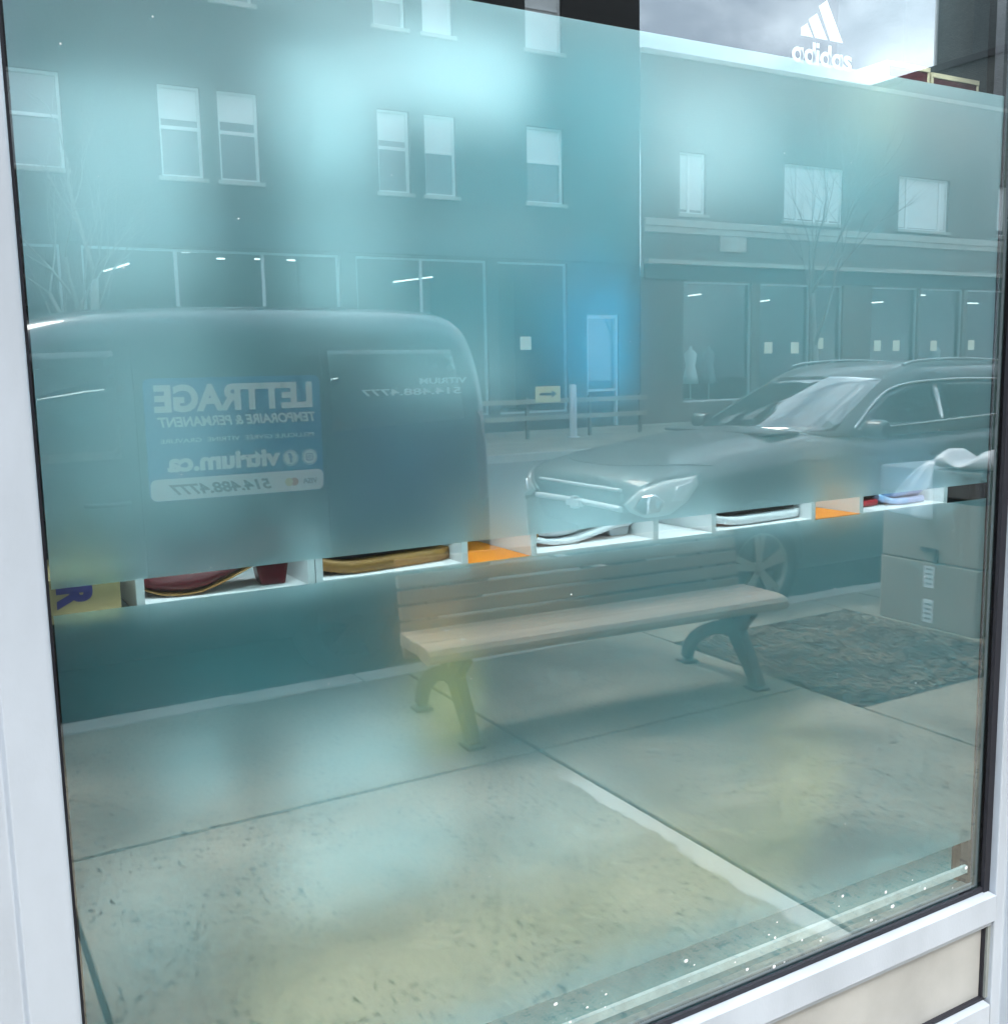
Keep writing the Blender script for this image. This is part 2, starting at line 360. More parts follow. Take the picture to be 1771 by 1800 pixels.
def text(s, size, m, parent, name, mx, width=None, bold=0.0, shear=0.0, extrude=0.001, align='LEFT', height=None):
    cu = bpy.data.curves.new(name, 'FONT'); cu.body = s; cu.size = size; cu.offset = bold; cu.shear = shear; cu.extrude = extrude
    cu.align_x = align; cu.fill_mode = 'BOTH'; cu.resolution_u = 4
    ob = bpy.data.objects.new(name, cu); col.objects.link(ob)
    dg = bpy.context.evaluated_depsgraph_get()
    me = bpy.data.meshes.new_from_object(ob.evaluated_get(dg))
    bpy.data.objects.remove(ob); bpy.data.curves.remove(cu)
    xs = [v.co.x for v in me.vertices]; ys = [v.co.y for v in me.vertices]
    sx = width / (max(xs) - min(xs)) if width else 1; sy = height / (max(ys) - min(ys)) if height else (sx if width and not height else 1)
    x0 = min(xs) if width else 0
    for v in me.vertices: v.co.x = (v.co.x - x0) * sx; v.co.y = (v.co.y - (min(ys) if height else 0)) * sy
    me.transform(mx); me.materials.clear(); me.materials.append(m)
    o = bpy.data.objects.new(name, me); col.objects.link(o); o.parent = parent
    return o
def face_street(x, y, z):   # text frame read by someone looking at -y (towards the road): right is -x
    return Matrix(((-1, 0, 0, x), (0, 0, 1, y), (0, 1, 0, z), (0, 0, 0, 1)))
def face_cam(x, y, z):      # text frame read by someone looking at +y
    return Matrix(((1, 0, 0, x), (0, 0, -1, y), (0, 1, 0, z), (0, 0, 0, 1)))
def roundrect(x0, x1, z0, z1, r, n=6):
    p = []
    for (cx, cz, a0) in ((x1 - r, z1 - r, 0), (x0 + r, z1 - r, 90), (x0 + r, z0 + r, 180), (x1 - r, z0 + r, 270)):
        for i in range(n + 1):
            a = R(a0 + 90 * i / n); p.append((cx + r * math.cos(a), cz + r * math.sin(a)))
    return p

# ------------------------------------------------------------------ ground, road, pavements
tag(MB().poly([(-900, -1500, -0.22), (900, -1500, -0.22), (900, 60, -0.22), (-900, 60, -0.22)]).build('ground', M['ground']), kind='structure')
tag(MB().poly([(-90, -15.6, -0.15), (120, -15.6, -0.15), (120, -3.6, -0.15), (-90, -3.6, -0.15)]).build('road', M['asph']), kind='structure')
base = tag(bx('sidewalk', M['soil'], None, -14, 30, -3.6, 0.3, -0.2, -0.022), kind='structure')
PX0, PX1, PY0, PY1 = 3.85, 5.35, -3.24, -1.82
xs = [-13.3, -11.4, -9.46, -7.52, -5.58, -3.62, -1.62, 0.32, 2.26, 3.85, 5.79, 7.73, 9.67, 11.6, 13.5, 15.5, 17.4, 19.4, 21.3, 23.3, 25.2]
g = 0.008
for i in range(len(xs) - 1):
    a, b = xs[i] + g, xs[i + 1] - g
    rects = [(a, b, -2.2 + .005, 0.02), (a, b, -3.55, -2.2 - .005)]
    if abs(xs[i] - 3.85) < .01:
        rects = [(a, b, PY1, 0.02), (PX1, b, -3.55, PY1 - 2 * g), (a, PX1 - 2 * g, -3.55, PY0)]
    for (x0, x1, y0, y1) in rects:
        h = random.uniform(-.003, .003)
        bx('slab', M['conc_s'] if 0.3 < x0 < 0.4 else M['conc'], base, x0, x1, y0, y1, -0.12, h, bevel=0.007)
kerb = empty('kerb', kind='structure')
for k in range(22):
    bx('kerb_stone', M['kerb'], kerb, -14 + k * 2.0 + .004, -12 + k * 2.0 - .004, -3.72, -3.556, -0.2, 0.004 + random.uniform(-.003, .003), bevel=0.012)
far = tag(bx('far_sidewalk', M['conc'], None, -60, 90, -40, -15.6, -0.21, -0.002), kind='structure')
bx('far_kerb', M['kerb'], far, -60, 90, -15.63, -15.45, -0.21, 0.003, bevel=0.012)

# mulch bed with loose chips
bed = empty('mulch_bed', kind='structure')
rows = []
for i in range(29):
    row = []
    for j in range(27):
        x = PX0 + 0.004 + (PX1 - PX0 - .024) * i / 28; y = PY0 + .01 + (PY1 - PY0 - .016) * j / 26
        e = min(i, 28 - i, j, 26 - j)
        row.append((x, y, -0.02 + min(e, 4) * .008 + (random.uniform(-.012, .014) if e else 0)))
    rows.append(row)
MB().grid(rows).build('soil', M['mulch'], bed)
chips = MB()
for k in range(3600):
    x = random.uniform(PX0 + .03, PX1 - .05); y = random.uniform(PY0 + .03, PY1 - .03)
    l_ = random.uniform(.014, .055); w_ = random.uniform(.005, .012); t_ = .004
    e = min(x - PX0, PX1 - x, y - PY0, PY1 - y)
    m = Matrix.Translation((x, y, -0.012 + min(e * 0.15, .03) + random.uniform(0, .014))) @ Matrix.Rotation(random.uniform(0, 6.28), 4, 'Z') @ Matrix.Rotation(random.uniform(-.5, .5), 4, 'Y')
    chips.box(-l_ / 2, l_ / 2, -w_ / 2, w_ / 2, 0, t_, m)
tag(chips.build('wood_chips', M['chip'], bed), kind='stuff')

# ------------------------------------------------------------------ the shop window
win = empty('shop_window', (0, 0, 0), label='large shop window with two frosted film panels in a pale aluminium frame', cat='window')
bx('glass_pane', M['glass'], win, 0.10, 2.17, 0.0, 0.006, 0.36, 3.0)
FX0, FX1 = 0.147, 2.097
fu = bx('frosted_film', M['film'], win, FX0, FX1, 0.0075, 0.0083, 1.371, 2.204); fu['label'] = 'upper frosted film panel above the clear strip'
fl = bx('frosted_film', M['film'], win, FX0, FX1, 0.0075, 0.0083, 0.519, 1.335); fl['label'] = 'lower frosted film panel below the clear strip'
# left mullion
MB().prism([(0.135, -0.052), (0.137, 0.0), (0.137, .10), (-0.32, .10), (-0.32, -0.028), (0.068, -0.03), (0.072, -0.056), (0.131, -0.056)], 'z', 0.0, 3.1).build('mullion', M['alu'], win, bevel=0.003)
bx('gasket', M['rubber'], win, 0.1375, 0.1425, -0.012, -0.0005, 0.37, 3.0)
# right jamb
MB().prism([(2.152, -0.001), (2.152, .012), (2.158, .018), (2.9, .018), (2.9, -0.055), (2.185, -0.055), (2.182, -0.03), (2.152, -0.028)], 'z', 0.0, 3.1).build('jamb', M['alu'], win, bevel=0.003)
bx('gasket', M['rubber'], win, 2.131, 2.1515, -0.010, -0.0005, 0.37, 3.0)
bx('gasket', M['rubber'], win, 2.092, 2.107, 0.009, 0.03, 0.37, 3.0)
sp = bx('spacer_bar', M['spacer_d'], win, 2.1075, 2.13, 0.0072, 0.026, 0.37, 3.0)
# bottom rail
MB().prism([(-0.001, 0.383), (-0.031, 0.380), (-0.033, 0.317), (-0.022, 0.314), (-0.022, 0.300), (0.1, 0.300), (0.1, .355), (-0.001, .355)], 'x', 0.138, 2.149).build('bottom_rail', M['alu'], win, bevel=0.0015)
bx('gasket', M['rubber'], win, 0.1395, 2.1500, -0.0075, -0.0005, 0.3835, 0.394)
bx('spacer_bar', M['spacer'], win, 0.145, 2.106, 0.0072, 0.026, 0.392, 0.408)
holes = MB()
for k in range(330):
    x = 0.15 + k * 0.0058
    holes.lathe([(0.0, 0.0069), (0.0012, 0.0070)], 'y', 6, (x, 0, 0.401))
holes.build('spacer_holes', M['rubber'], win)
hv = MB()
for k in range(300):
    hv.lathe([(0.0, 0.0069), (0.0012, 0.0070)], 'y', 6, (2.1185, 0, 0.42 + k * 0.0058))
hv.build('spacer_holes', M['rubber'], win)
bx('edge_seal', M['sealant'], win, 0.147, 2.090, 0.0075, 0.016, 0.437, 0.455)
bx('sill_board', M['sill'], win, 0.147, 2.090, 0.03, 0.30, 0.36, 0.405); bx('sill_back', M['sill'], win, 0.147, 2.088, 0.05, 0.062, 0.406, 0.53)
# spandrel panel, its gaskets and the lower rail
bx('spandrel_panel', M['panel'], win, 0.138, 2.136, -0.004, 0.05, 0.10, 0.3)
bx('gasket', M['rubber'], win, 2.1365, 2.1415, -0.012, 0.0, 0.11, 0.299)
bx('jamb_strip', M['alu_side'], win, 2.142, 2.1525, -0.018, 0.05, 0.11, 0.299)
bx('gasket', M['rubber'], win, 0.138, 2.1515, -0.014, -0.0045, 0.104, 0.1115)
MB().prism([(0.05, 0.1035), (-0.0045, 0.1035), (-0.031, 0.100), (-0.032, 0.0), (0.05, 0.0)], 'x', 0.138, 2.145).build('lower_rail', M['alu'], win, bevel=0.002)
# upper frame and wall above (out of the picture)
bx('head_rail', M['alu'], win, -0.32, 2.9, -0.05, 0.1, 3.0, 3.12)
# drips of white paint on the lower edge
dr = MB()
rr = random.Random(3)
for k in range(38):
    x = rr.uniform(0.6, 2.08); z = rr.uniform(0.405, 0.515); r_ = rr.choice([.0012, .0015, .002, .0028, .004]) * rr.uniform(.8, 1.2)
    ex = rr.uniform(1.0, 1.5)
    rows = []
    for (q, t_) in ((1.0, -0.0003), (.7, -.0008), (.05, -.0011)):
        rows.append([(x + math.cos(2 * math.pi * i / 10) * r_ * q * ex, t_, z + math.sin(2 * math.pi * i / 10) * r_ * q) for i in range(10)])
    dr.grid(rows, closed=True, capu=True)
tag(dr.build('paint_drips', M['vinyl'], win), kind='stuff')
dr = MB()
for k in range(46):
    x = rr.uniform(0.2, 2.0); z = rr.uniform(0.6, 2.15); r_ = rr.uniform(.0006, .0016)
    dr.lathe([(r_, -0.0003), (r_ * .6, -0.0009), (0.0001, -.001)], 'y', 8, (x, 0, z))
tag(dr.build('dust_specks', M['vinyl'], win), kind='stuff')
# white logo on the clear glass above the film: three slanted bars over the word
lx0, lw, lz = 1.478, 0.176, 2.192
def bars():
    m_ = MB()
    # bars rise from left to right, cut by one common base line
    zb = 2.247
    for (a, b, c, d) in (
        ((1.492, zb + .013), (1.507, zb + .0225), (1.523, zb - .000), (1.4925, zb)),
        ((1.511, zb + .030), (1.5315, zb + .0435), (1.5605, zb), (1.5285, zb)),
        ((1.5365, zb + .057), (1.557, zb + .0705), (1.6015, zb), (1.5685, zb))):
        m_.prism([a, b, c, d], 'y', 0.0063, 0.0069)
    return m_
bars().build('logo_bars', M['vinyl'], win)
def letters():
    m_ = MB()
    th = 0.0070; rad = 0.0138; xh = 2 * rad; y0, y1 = 0.0063, 0.0069
    zc = 2.194 + 0.0140 + 0.004
    x = 1.4705
    def ring(cx):
        n = 26
        for i in range(n):
            a0 = 2 * math.pi * i / n; a1 = 2 * math.pi * (i + 1) / n; ro, ri = rad, rad - th
            m_.prism([(cx + ro * math.cos(a0), zc + ro * math.sin(a0)), (cx + ro * math.cos(a1), zc + ro * math.sin(a1)),
                      (cx + ri * math.cos(a1), zc + ri * math.sin(a1)), (cx + ri * math.cos(a0), zc + ri * math.sin(a0))], 'y', y0, y1)
    def stem(a, top): m_.box(a, a + th, y0, y1, zc - rad, top)
    asc = zc + rad + 0.0125
    for ch in 'adida':
        if ch == 'i':
            stem(x, zc + rad); m_.box(x, x + th, y0, y1, zc + rad + 0.004, asc); x += th + 0.0035
        else:
            ring(x + rad); stem(x + 2 * rad - th * .9, zc + rad if ch == 'a' else asc); x += 2 * rad + 0.0035
    m_.tag_x = x
    return m_
lt = letters()
lt.build('logo_lettering', M['vinyl'], win)
text('s', 0.05, M['vinyl'], win, 'logo_lettering', face_cam(lt.tag_x, 0.0066, 2.194 + .004 + .0002), width=0.0215, height=0.0278, bold=0.0010, extrude=0.0003)

# the shop itself
shop = tag(MB().box(-0.32, 6.0, 0.1, 0.12, 3.12, 3.6).build('shop_facade_wall', M['brick_r']), 'brown brick wall of the shop above its window', 'wall')
room = empty('shop_room', kind='structure')
bx('floor', M['shop_floor'], room, -1.6, 6, 0.1, 6, -0.2, 0.02)
bx('back_wall', M['shop_wall'], room, -1.6, 6, 6, 6.1, 0, 3.2)
bx('side_wall', M['shop_wall'], room, -1.7, -1.6, 0.1, 6.1, 0, 3.2)
bx('side_wall', M['shop_wall'], room, 6, 6.1, 0.1, 6.1, 0, 3.2)
bx('ceiling', M['shop_wall'], room, -1.7, 6.1, 0.12, 6.1, 3.1, 3.2)
bx('front_wall', M['brick_r'], room, 2.9, 30, -0.03, 0.1, 0, 9)
bx('front_wall', M['brick_r'], room, -14, -0.32, -0.03, 0.1, 0, 9)
bx('front_wall', M['brick_r'], room, -0.32, 2.9, -0.03, 0.0995, 3.13, 9)
bx('stall_riser', M['shop_wall'], room, -0.3, 2.9, 0.105, 0.125, 0.0, 0.30)
# ------------------------------------------------------------------ inside, right behind the glass
T = 0.012; SY0 = 0.058; SD = 0.30
def cube(x0, x1, z0, h, label, m='white'):
    r = empty('display_tray', ((x0 + x1) / 2, SY0, z0), label=label, cat='display tray', group='white display trays behind the window')
    w = (x1 - x0) / 2; h = .066
    bx('bottom_panel', M[m], r, -w + T, w - T, 0, SD, 0, T, bevel=.0008)
    bx('side_panel', M[m], r, -w, -w + T, 0, SD, 0, h, bevel=.0008)
    bx('side_panel', M[m], r, w - T, w, 0, SD, 0, h, bevel=.0008)
    bx('back_panel', M[m], r, -w + T, w - T, SD - T, SD, T, h, bevel=.0008)
    return r
ZB = 1.3150
cube(0.262, 0.5285, ZB - .004, 0.29, 'white display tray holding the dark red pump')
cube(0.5295, 0.797, ZB, 0.27, 'white display tray holding the tan and navy shoe')
cube(0.921, 1.201, ZB, 0.27, 'white display tray holding the white shoe with a gum toe')
cube(1.331, 1.612, ZB, 0.27, 'white display tray holding the white soled black shoe')
cube(1.743, 2.03, ZB, 0.27, 'rightmost white display tray, with the pastel shoe')
def ledge(x0, x1, m, z, label):
    r = empty('display_ledge', ((x0 + x1) / 2, SY0, z), label=label, cat='shelf', group='ledges between the display trays')
    w = (x1 - x0) / 2
    bx('shelf_board', M[m], r, -w, w, -0.004, SD, -.012, 0)
    bx('back_board', M[m], r, -w, w, SD, SD + .01, -.012, .05)
    return r
ledge(0.799, 0.919, 'orange', 1.3245, 'orange ledge between the tan shoe tray and the gum toe tray')
ledge(1.203, 1.329, 'white', 1.3255, 'white ledge between the two middle display trays')
ledge(1.614, 1.741, 'orange', 1.3265, 'orange ledge left of the rightmost display tray')
# warm side faces of the orange bays
def shoe(name, loc, L_, prof, msole, mup, label, sole_t=0.018, flip=False, heel=None, rz=0.0, mtop=None, toe_lift=0.012, group='shoes on the display row', pitch=0.0):
    r = empty(name, loc, label=label, cat='shoe', group=group)
    r.rotation_euler = (0, pitch, rz)
    s_ = -1 if flip else 1
    N = 13
    def hw(t): return 0.043 * (math.sin(min(1, max(0.0, t) * 2.6 + .12) * math.pi / 2) ** .6) * (1 - .22 * max(0, t - .35)) * (1 if t < .93 else 1 - 4 * (t - .93))
    def zb(t):
        z = toe_lift * max(0, 1 - t / .22) ** 1.5
        if heel: z += heel * max(0, min(1, (t - .38) / .42)) ** 1.2
        return z
    rows = []
    for i in range(N):
        t = i / (N - 1); x = s_ * (t - .5) * L_; w = max(.004, hw(t)); z = zb(t)
        rows.append([(x, -w, z + .002), (x, -w * 1.03, z + sole_t * .6), (x, -w * .98, z + sole_t), (x, w * .98, z + sole_t), (x, w * 1.03, z + sole_t * .6), (x, w, z + .002), (x, 0, z)])
    MB().grid(rows, closed=True, capu=True).build('sole', msole, r)
    up = []
    for i in range(N):
        t = i / (N - 1); x = s_ * (t - .5) * L_ * .985; w = max(.004, hw(t)) * .97; z = zb(t) + sole_t - .001
        h = 0
        for k in range(len(prof) - 1):
            if prof[k][0] <= t <= prof[k + 1][0]:
                f = (t - prof[k][0]) / (prof[k + 1][0] - prof[k][0]); h = prof[k][1] * (1 - f) + prof[k + 1][1] * f
        up.append([(x, -w, z), (x, -w * 1.02, z + h * .4), (x, -w * .78, z + h * .85), (x, -w * .35, z + h), (x, w * .35, z + h), (x, w * .78, z + h * .85), (x, w * 1.02, z + h * .4), (x, w, z)])
    MB().grid(up, closed=True, capu=True).build('upper', mup, r, subsurf=1)
    # opening
    op = []
    for i in range(16):
        a = 2 * math.pi * i / 16; t = .70 + .20 * math.cos(a); x = s_ * (t - .5) * L_; h = 0
        for k in range(len(prof) - 1):
            if prof[k][0] <= t <= prof[k + 1][0]:
                f = (t - prof[k][0]) / (prof[k + 1][0] - prof[k][0]); h = prof[k][1] * (1 - f) + prof[k + 1][1] * f
        op.append((x, .022 * math.sin(a), zb(t) + sole_t + h + .0015))
    MB().poly(op).build('opening', M['lining'], r)
    if heel:
        MB().prism([(s_ * .30 * L_, .0), (s_ * .46 * L_, 0), (s_ * .49 * L_, heel * 1.02), (s_ * .27 * L_, heel * .86)], 'y', -.022, .022).build('heel', mup, r, bevel=.003)
    if mtop:
        bandrows = []
        for i in range(4, N - 1):
            t = i / (N - 1); x = s_ * (t - .5) * L_; w = hw(t) * 1.0; z = zb(t) + sole_t
            bandrows.append([(x, -w * 1.03, z + .012 + .02 * math.sin((i - 4) / (N - 6) * math.pi)), (x, -w * 1.0, z + .045)])
        MB().grid(bandrows).build('side_panel', mtop, r)
    return r
SF = ZB + T
pr_sn = [(0, .018), (.12, .042), (.3, .058), (.48, .085), (.6, .088), (.8, .078), (.94, .085), (1, .06)]
pr_pump = [(0, .006), (.12, .03), (.3, .040), (.42, .036), (.55, .030), (.8, .042), (.95, .056), (1, .04)]
shoe('shoe', (0.385, SY0 + .062, SF - .004), 0.235, pr_pump, M['gumsole'], M['pump'], 'glossy dark red pump with its toe to the left', .004, heel=.040, toe_lift=.016, rz=-.10)
shoe('shoe', (0.660, SY0 + .060, SF), 0.245, pr_sn, M['gumsole'], M['navy'], 'tan soled navy shoe beside the left orange ledge', .021, toe_lift=.010, rz=.10, mtop=M['navy'])
shoe('shoe', (1.065, SY0 + .085, SF), 0.25, pr_sn, M['wsole'], M['wsole'], 'white shoe with a tan gum patch at the toe', .012, heel=.018, toe_lift=.016, rz=.06)
tp = bx('toe_patch', M['gumsole'], bpy.data.objects['shoe.002'], -.118, -.098, -.0295, -.015, .010, .034, bevel=.004)
shoe('shoe', (1.478, SY0 + .06, SF + .001), 0.252, pr_sn, M['wsole'], M['blackfab'], 'black shoe on a white wedge sole near the right orange ledge', .017, toe_lift=.010, rz=.03)
shoe('shoe', (1.815, SY0 + .09, SF), 0.11, [(0, .03), (.5, .06), (1, .05)], M['redtrim'], M['blackfab'], 'small black shoe with red trim in the rightmost tray', .014)
shoe('shoe', (1.935, SY0 + .07, SF), 0.135, [(0, .03), (.3, .06), (.7, .07), (1, .05)], M['pinkblue'], M['pinkblue'], 'small pastel blue and lilac shoe in the rightmost tray', .014)

def card(name, mname, x0, x1, z0, z1, y0, d, label, catg='box', group=None, rz=0.0):
    y0 = .09 + y0 * .8; q = (1.45 + y0) / 1.45
    x0, x1, z0, z1 = x0 * q, x1 * q, 1.65 + (z0 - 1.65) * q, 1.65 + (z1 - 1.65) * q
    r = empty(name, ((x0 + x1) / 2, y0, z0), rz, label=label, cat=catg, group=group)
    w = (x1 - x0) / 2; h = z1 - z0
    bx('carton', M[mname], r, -w, w, 0, d, 0, h * .78, bevel=.002)
    bx('lid', M[mname], r, -w - .002, w + .002, -.002, d + .002, h * .781, h, bevel=.002)
    return r
k = empty('cardboard_box', (0.19, 0.030, 1.318), label='kraft cardboard box with a blue letter R beside the left mullion', cat='box')
bx('carton', M['card'], k, -0.075, 0.047, 0, .20, 0, .057, bevel=.0015)
bx('flap', M['card'], k, -0.075, 0.047, .002, .10, .0575, .060)
ledge(0.118, 0.258, 'b_dark', 1.3175, 'dark ledge under the kraft box by the left mullion').location.y = .05
mR = Matrix.Translation((0.1462 + .0, 0.0295, 1.3535)) @ Matrix(((1, 0, 0, 0), (0, 0, -1, 0), (0, 1, 0, 0), (0, 0, 0, 1))) @ Matrix.Rotation(R(-90), 4, 'Z')
t_ = text('R', 0.06, M['ink'], k, 'printed_letter', Matrix.Translation((0, 0, 0)), width=0.030, height=0.046, bold=.0035, extrude=.0002)
t_.data.transform(Matrix.Translation((-0.19, -0.030, -1.318)) @ Matrix.Translation((0.1545, 0.0293, 1.3675)) @ Matrix(((1, 0, 0, 0), (0, 0, -1, 0), (0, 1, 0, 0), (0, 0, 0, 1))) @ Matrix.Rotation(R(-90), 4, 'Z'))

G1 = 'goods blurred behind the frosted film'
# uprights and boards of the display shelf behind the film
sh = empty('display_shelf', (1.1, .62, 0.02), label='dark display shelf whose boards show blurred through the frosted film', cat='shelf')
for x in (-.86, -.30, .22, .62, .90): bx('upright', M['shelf_d'], sh, x, x + .02, -.02, .10, 0, 1.95)
for z in (.30, .62, .95, 1.24, 1.60, 1.88): bx('shelf_board', M['shelf_d'], sh, -.86, .95, -.10, .10, z, z + .016)
card('shoe_box', 'b_white', 0.155, 0.37, 1.75, 2.02, 0.1, .2, 'tall pale box blurred at the upper left of the film', group=G1)
card('shoe_box', 'b_mid', 0.155, 0.38, 1.45, 1.72, 0.1, .2, 'pale grey box blurred at left just above the clear strip', group=G1)
card('shoe_box', 'b_dark', 0.405, 0.48, 1.62, 1.98, 0.06, .2, 'dark upright box blurred left of the white glow', group=G1)
card('shoe_box', 'b_white', 0.49, 0.62, 1.91, 2.09, 0.05, .2, 'white box blurred near the top, left of its white neighbour', group=G1)
card('shoe_box', 'b_white', 0.66, 0.88, 2.02, 2.15, 0.04, .2, 'brightest white box blurred at the top centre', group=G1)
card('shoe_box', 'b_white', 0.49, 0.64, 1.72, 1.9, 0.08, .2, 'pale box blurred under the left white box', group=G1)
card('shoe_box', 'b_teal', 0.68, 0.97, 1.9, 2.0, 0.08, .2, 'teal box blurred under the brightest white box', group=G1)
card('shoe_box', 'b_mid', 0.68, 0.97, 1.81, 1.885, 0.1, .2, 'flat grey box blurred under the teal box', group=G1)
card('shoe_box', 'b_teal', 0.66, 0.96, 1.69, 1.8, 0.1, .2, 'low teal box blurred above the flat white box', group=G1)
card('shoe_box', 'b_white', 0.64, 0.84, 1.61, 1.675, 0.06, .2, 'flat white box blurred above the tan shoe', group=G1)
card('shoe_box', 'b_navy', 0.56, 0.8, 1.42, 1.595, 0.08, .2, 'navy box blurred right of the lettering sign', group=G1)
card('shoe_box', 'b_teal', 0.985, 1.11, 1.81, 2.16, 0.04, .2, 'teal box blurred above the cyan box', group=G1)
card('shoe_box', 'b_cyan', 0.985, 1.085, 1.6, 1.78, 0.005, .2, 'bright cyan box blurred at the middle of the upper film', group=G1)
card('shoe_box', 'b_mid', 1.14, 1.38, 1.93, 2.11, 0.08, .2, 'pale box blurred right of the teal box', group=G1)
card('shoe_box', 'b_dteal', 1.14, 1.6, 1.62, 1.88, 0.12, .2, 'wide teal box blurred behind the right half of the film', group=G1)
card('shoe_box', 'b_teal', 1.42, 1.78, 1.9, 2.08, 0.12, .2, 'wide teal box blurred at the upper right', group=G1)
card('shoe_box', 'b_dteal', 1.64, 1.94, 1.62, 1.86, 0.12, .2, 'dark teal box blurred at the right above the clear strip', group=G1)
# boxes standing above the film line, seen in the clear glass
for (x0, x1, z1, lab) in ((1.885, 2.02, 2.285, 'maroon lidded box with cream edge behind the top right glass, left of the pair'), (2.03, 2.19, 2.277, 'maroon lidded box with cream edge behind the top right glass, by the jamb')):
    r = empty('shoe_box', ((x0 + x1) / 2, .14, 2.10), label=lab, cat='box'); w = (x1 - x0) / 2
    bx('carton', M['b_maroon'], r, -w, w, 0, .2, 0, z1 - 2.11, bevel=.001)
    bx('lid', M['b_cream'], r, -w - .002, w + .002, -.002, .2, z1 - 2.1095, z1 - 2.10)
    bx('corner_trim', M['b_cream'], r, -w - .001, -w + .005, -.0015, .1, 0, z1 - 2.11)
    bx('corner_trim', M['b_cream'], r, w - .005, w + .001, -.0015, .1, 0, z1 - 2.11)
# lower film
card('shoe_box', 'b_dark', 0.2, 0.27, 1.0, 1.3, 0.05, .2, 'dark upright box blurred at the lower left', group=G1)
card('shoe_box', 'b_dteal', 0.29, 0.55, 1.16, 1.3, 0.1, .2, 'deep teal box blurred below the red pump', group=G1)
card('shoe_box', 'b_dark', 0.565, 0.635, 1.14, 1.3, 0.03, .2, 'narrow dark box blurred left of the bench reflection', group=G1)
card('shoe_box', 'b_brown', 0.645, 0.745, 1.21, 1.3, 0.01, .2, 'rust box blurred below the left orange ledge', group=G1)
card('shoe_box', 'b_brown', 0.75, 0.97, 1.22, 1.3, 0.08, .2, 'wide rust box blurred behind the bench back', group=G1)
card('shoe_box', 'b_yell', 0.68, 0.765, 1.04, 1.19, 0.0, .2, 'mustard yellow box blurred at the near bench leg', group=G1)
card('shoe_box', 'b_dteal', 1.02, 1.3, 1.12, 1.29, 0.1, .2, 'teal box blurred below the white ledge', group=G1)
card('shoe_box', 'b_dark', 1.46, 1.77, 1.14, 1.31, 0.06, .2, 'dark box blurred beside the wheel reflection', group=G1)
card('shoe_box', 'b_dteal', 1.82, 1.97, 0.92, 1.3, 0.1, .2, 'dark teal box blurred at the lower right by the jamb', group=G1)
card('shoe_box', 'b_white', 0.25, 0.36, 1.04, 1.12, 0.05, .2, 'pale box blurred at the lower left edge', group=G1)
card('shoe_box', 'b_white', 0.46, 0.66, 1.01, 1.1, 0.03, .2, 'pale box blurred before the near bench foot', group=G1)
card('shoe_box', 'b_white', 0.43, 0.72, 0.83, 0.96, 0.06, .2, 'wide pale box blurred low in the middle left', group=G1)
card('shoe_box', 'b_mid', 0.78, 1.08, 0.79, 0.9, 0.09, .2, 'grey box blurred under the middle of the bench', group=G1)
card('shoe_box', 'b_yell', 1.45, 1.58, 0.74, 0.85, 0.07, .2, 'small yellow box blurred on the right pavement', group=G1)
card('shoe_box', 'b_dteal', 1.14, 1.38, 0.8, 1.02, 0.12, .2, 'dark teal box blurred left of the small yellow box', group=G1)
card('shoe_box', 'b_dteal', 1.64, 1.97, 0.58, 0.84, 0.1, .2, 'dark teal box blurred low at the right', group=G1)
card('shoe_box', 'b_mid', 0.16, 0.31, 0.8, 0.98, 0.1, .2, 'grey box blurred low at the left', group=G1)
card('kraft_carton', 'b_oliv', .37, 1.52, .525, .73, .03, .3, 'long tan kraft carton blurred along the bottom of the film', 'box')

co = empty('shop_column', (2.16, .24, .02), label='dark steel column inside the shop at the right edge of the window', cat='column')  # dark shaft added behind the film to darken its right edge
bx('shaft', M['b_dark'], co, -.10, .2, 0, .2, 0, 3.0); bx('base', M['plastic'], co, -.11, .21, -.01, .21, 0, .12)

# unseen lit panel added at the window head to brighten the goods
for (a_, nm) in ((( .20, 2.10, .045, .16, 2.62, 2.64), 'lit panel lamp along the window head'),):
    r = empty('display_lamp', ((a_[0] + a_[1]) / 2, (a_[2] + a_[3]) / 2, a_[4]), label=nm, cat='lamp')
    w, d_, h_ = (a_[1] - a_[0]) / 2, (a_[3] - a_[2]) / 2, a_[5] - a_[4]
    bx('diffuser', M['led'], r, -w, w, -d_, d_, 0, h_)
    if h_ < .1: bx('housing', M['alu'], r, -w - .01, w + .01, -d_ - .01, d_ + .01, h_ + .001, h_ + .03)
    else: bx('housing', M['alu'], r, w + .001, w + .03, -d_, d_, -.01, h_ + .01)
# ------------------------------------------------------------------ bench facing the shop
bench = empty('bench', (2.83, -2.37, 0.0), R(3.0), label='slatted wooden park bench on curved iron legs facing the shop window', cat='bench')
BL = 0.995
# seat: five boards, the front one with a rounded nose (y grows towards the shop)
sb = [(-0.315, -0.262), (-0.258, -0.205), (-0.201, -0.148), (-0.144, -0.094)]
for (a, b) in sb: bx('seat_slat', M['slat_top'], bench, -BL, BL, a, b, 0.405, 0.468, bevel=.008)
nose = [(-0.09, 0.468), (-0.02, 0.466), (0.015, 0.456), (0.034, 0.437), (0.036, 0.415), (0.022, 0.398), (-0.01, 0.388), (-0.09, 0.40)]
MB().prism(nose, 'x', -BL, BL).build('seat_slat', M['slat_top'], bench, bevel=.006)
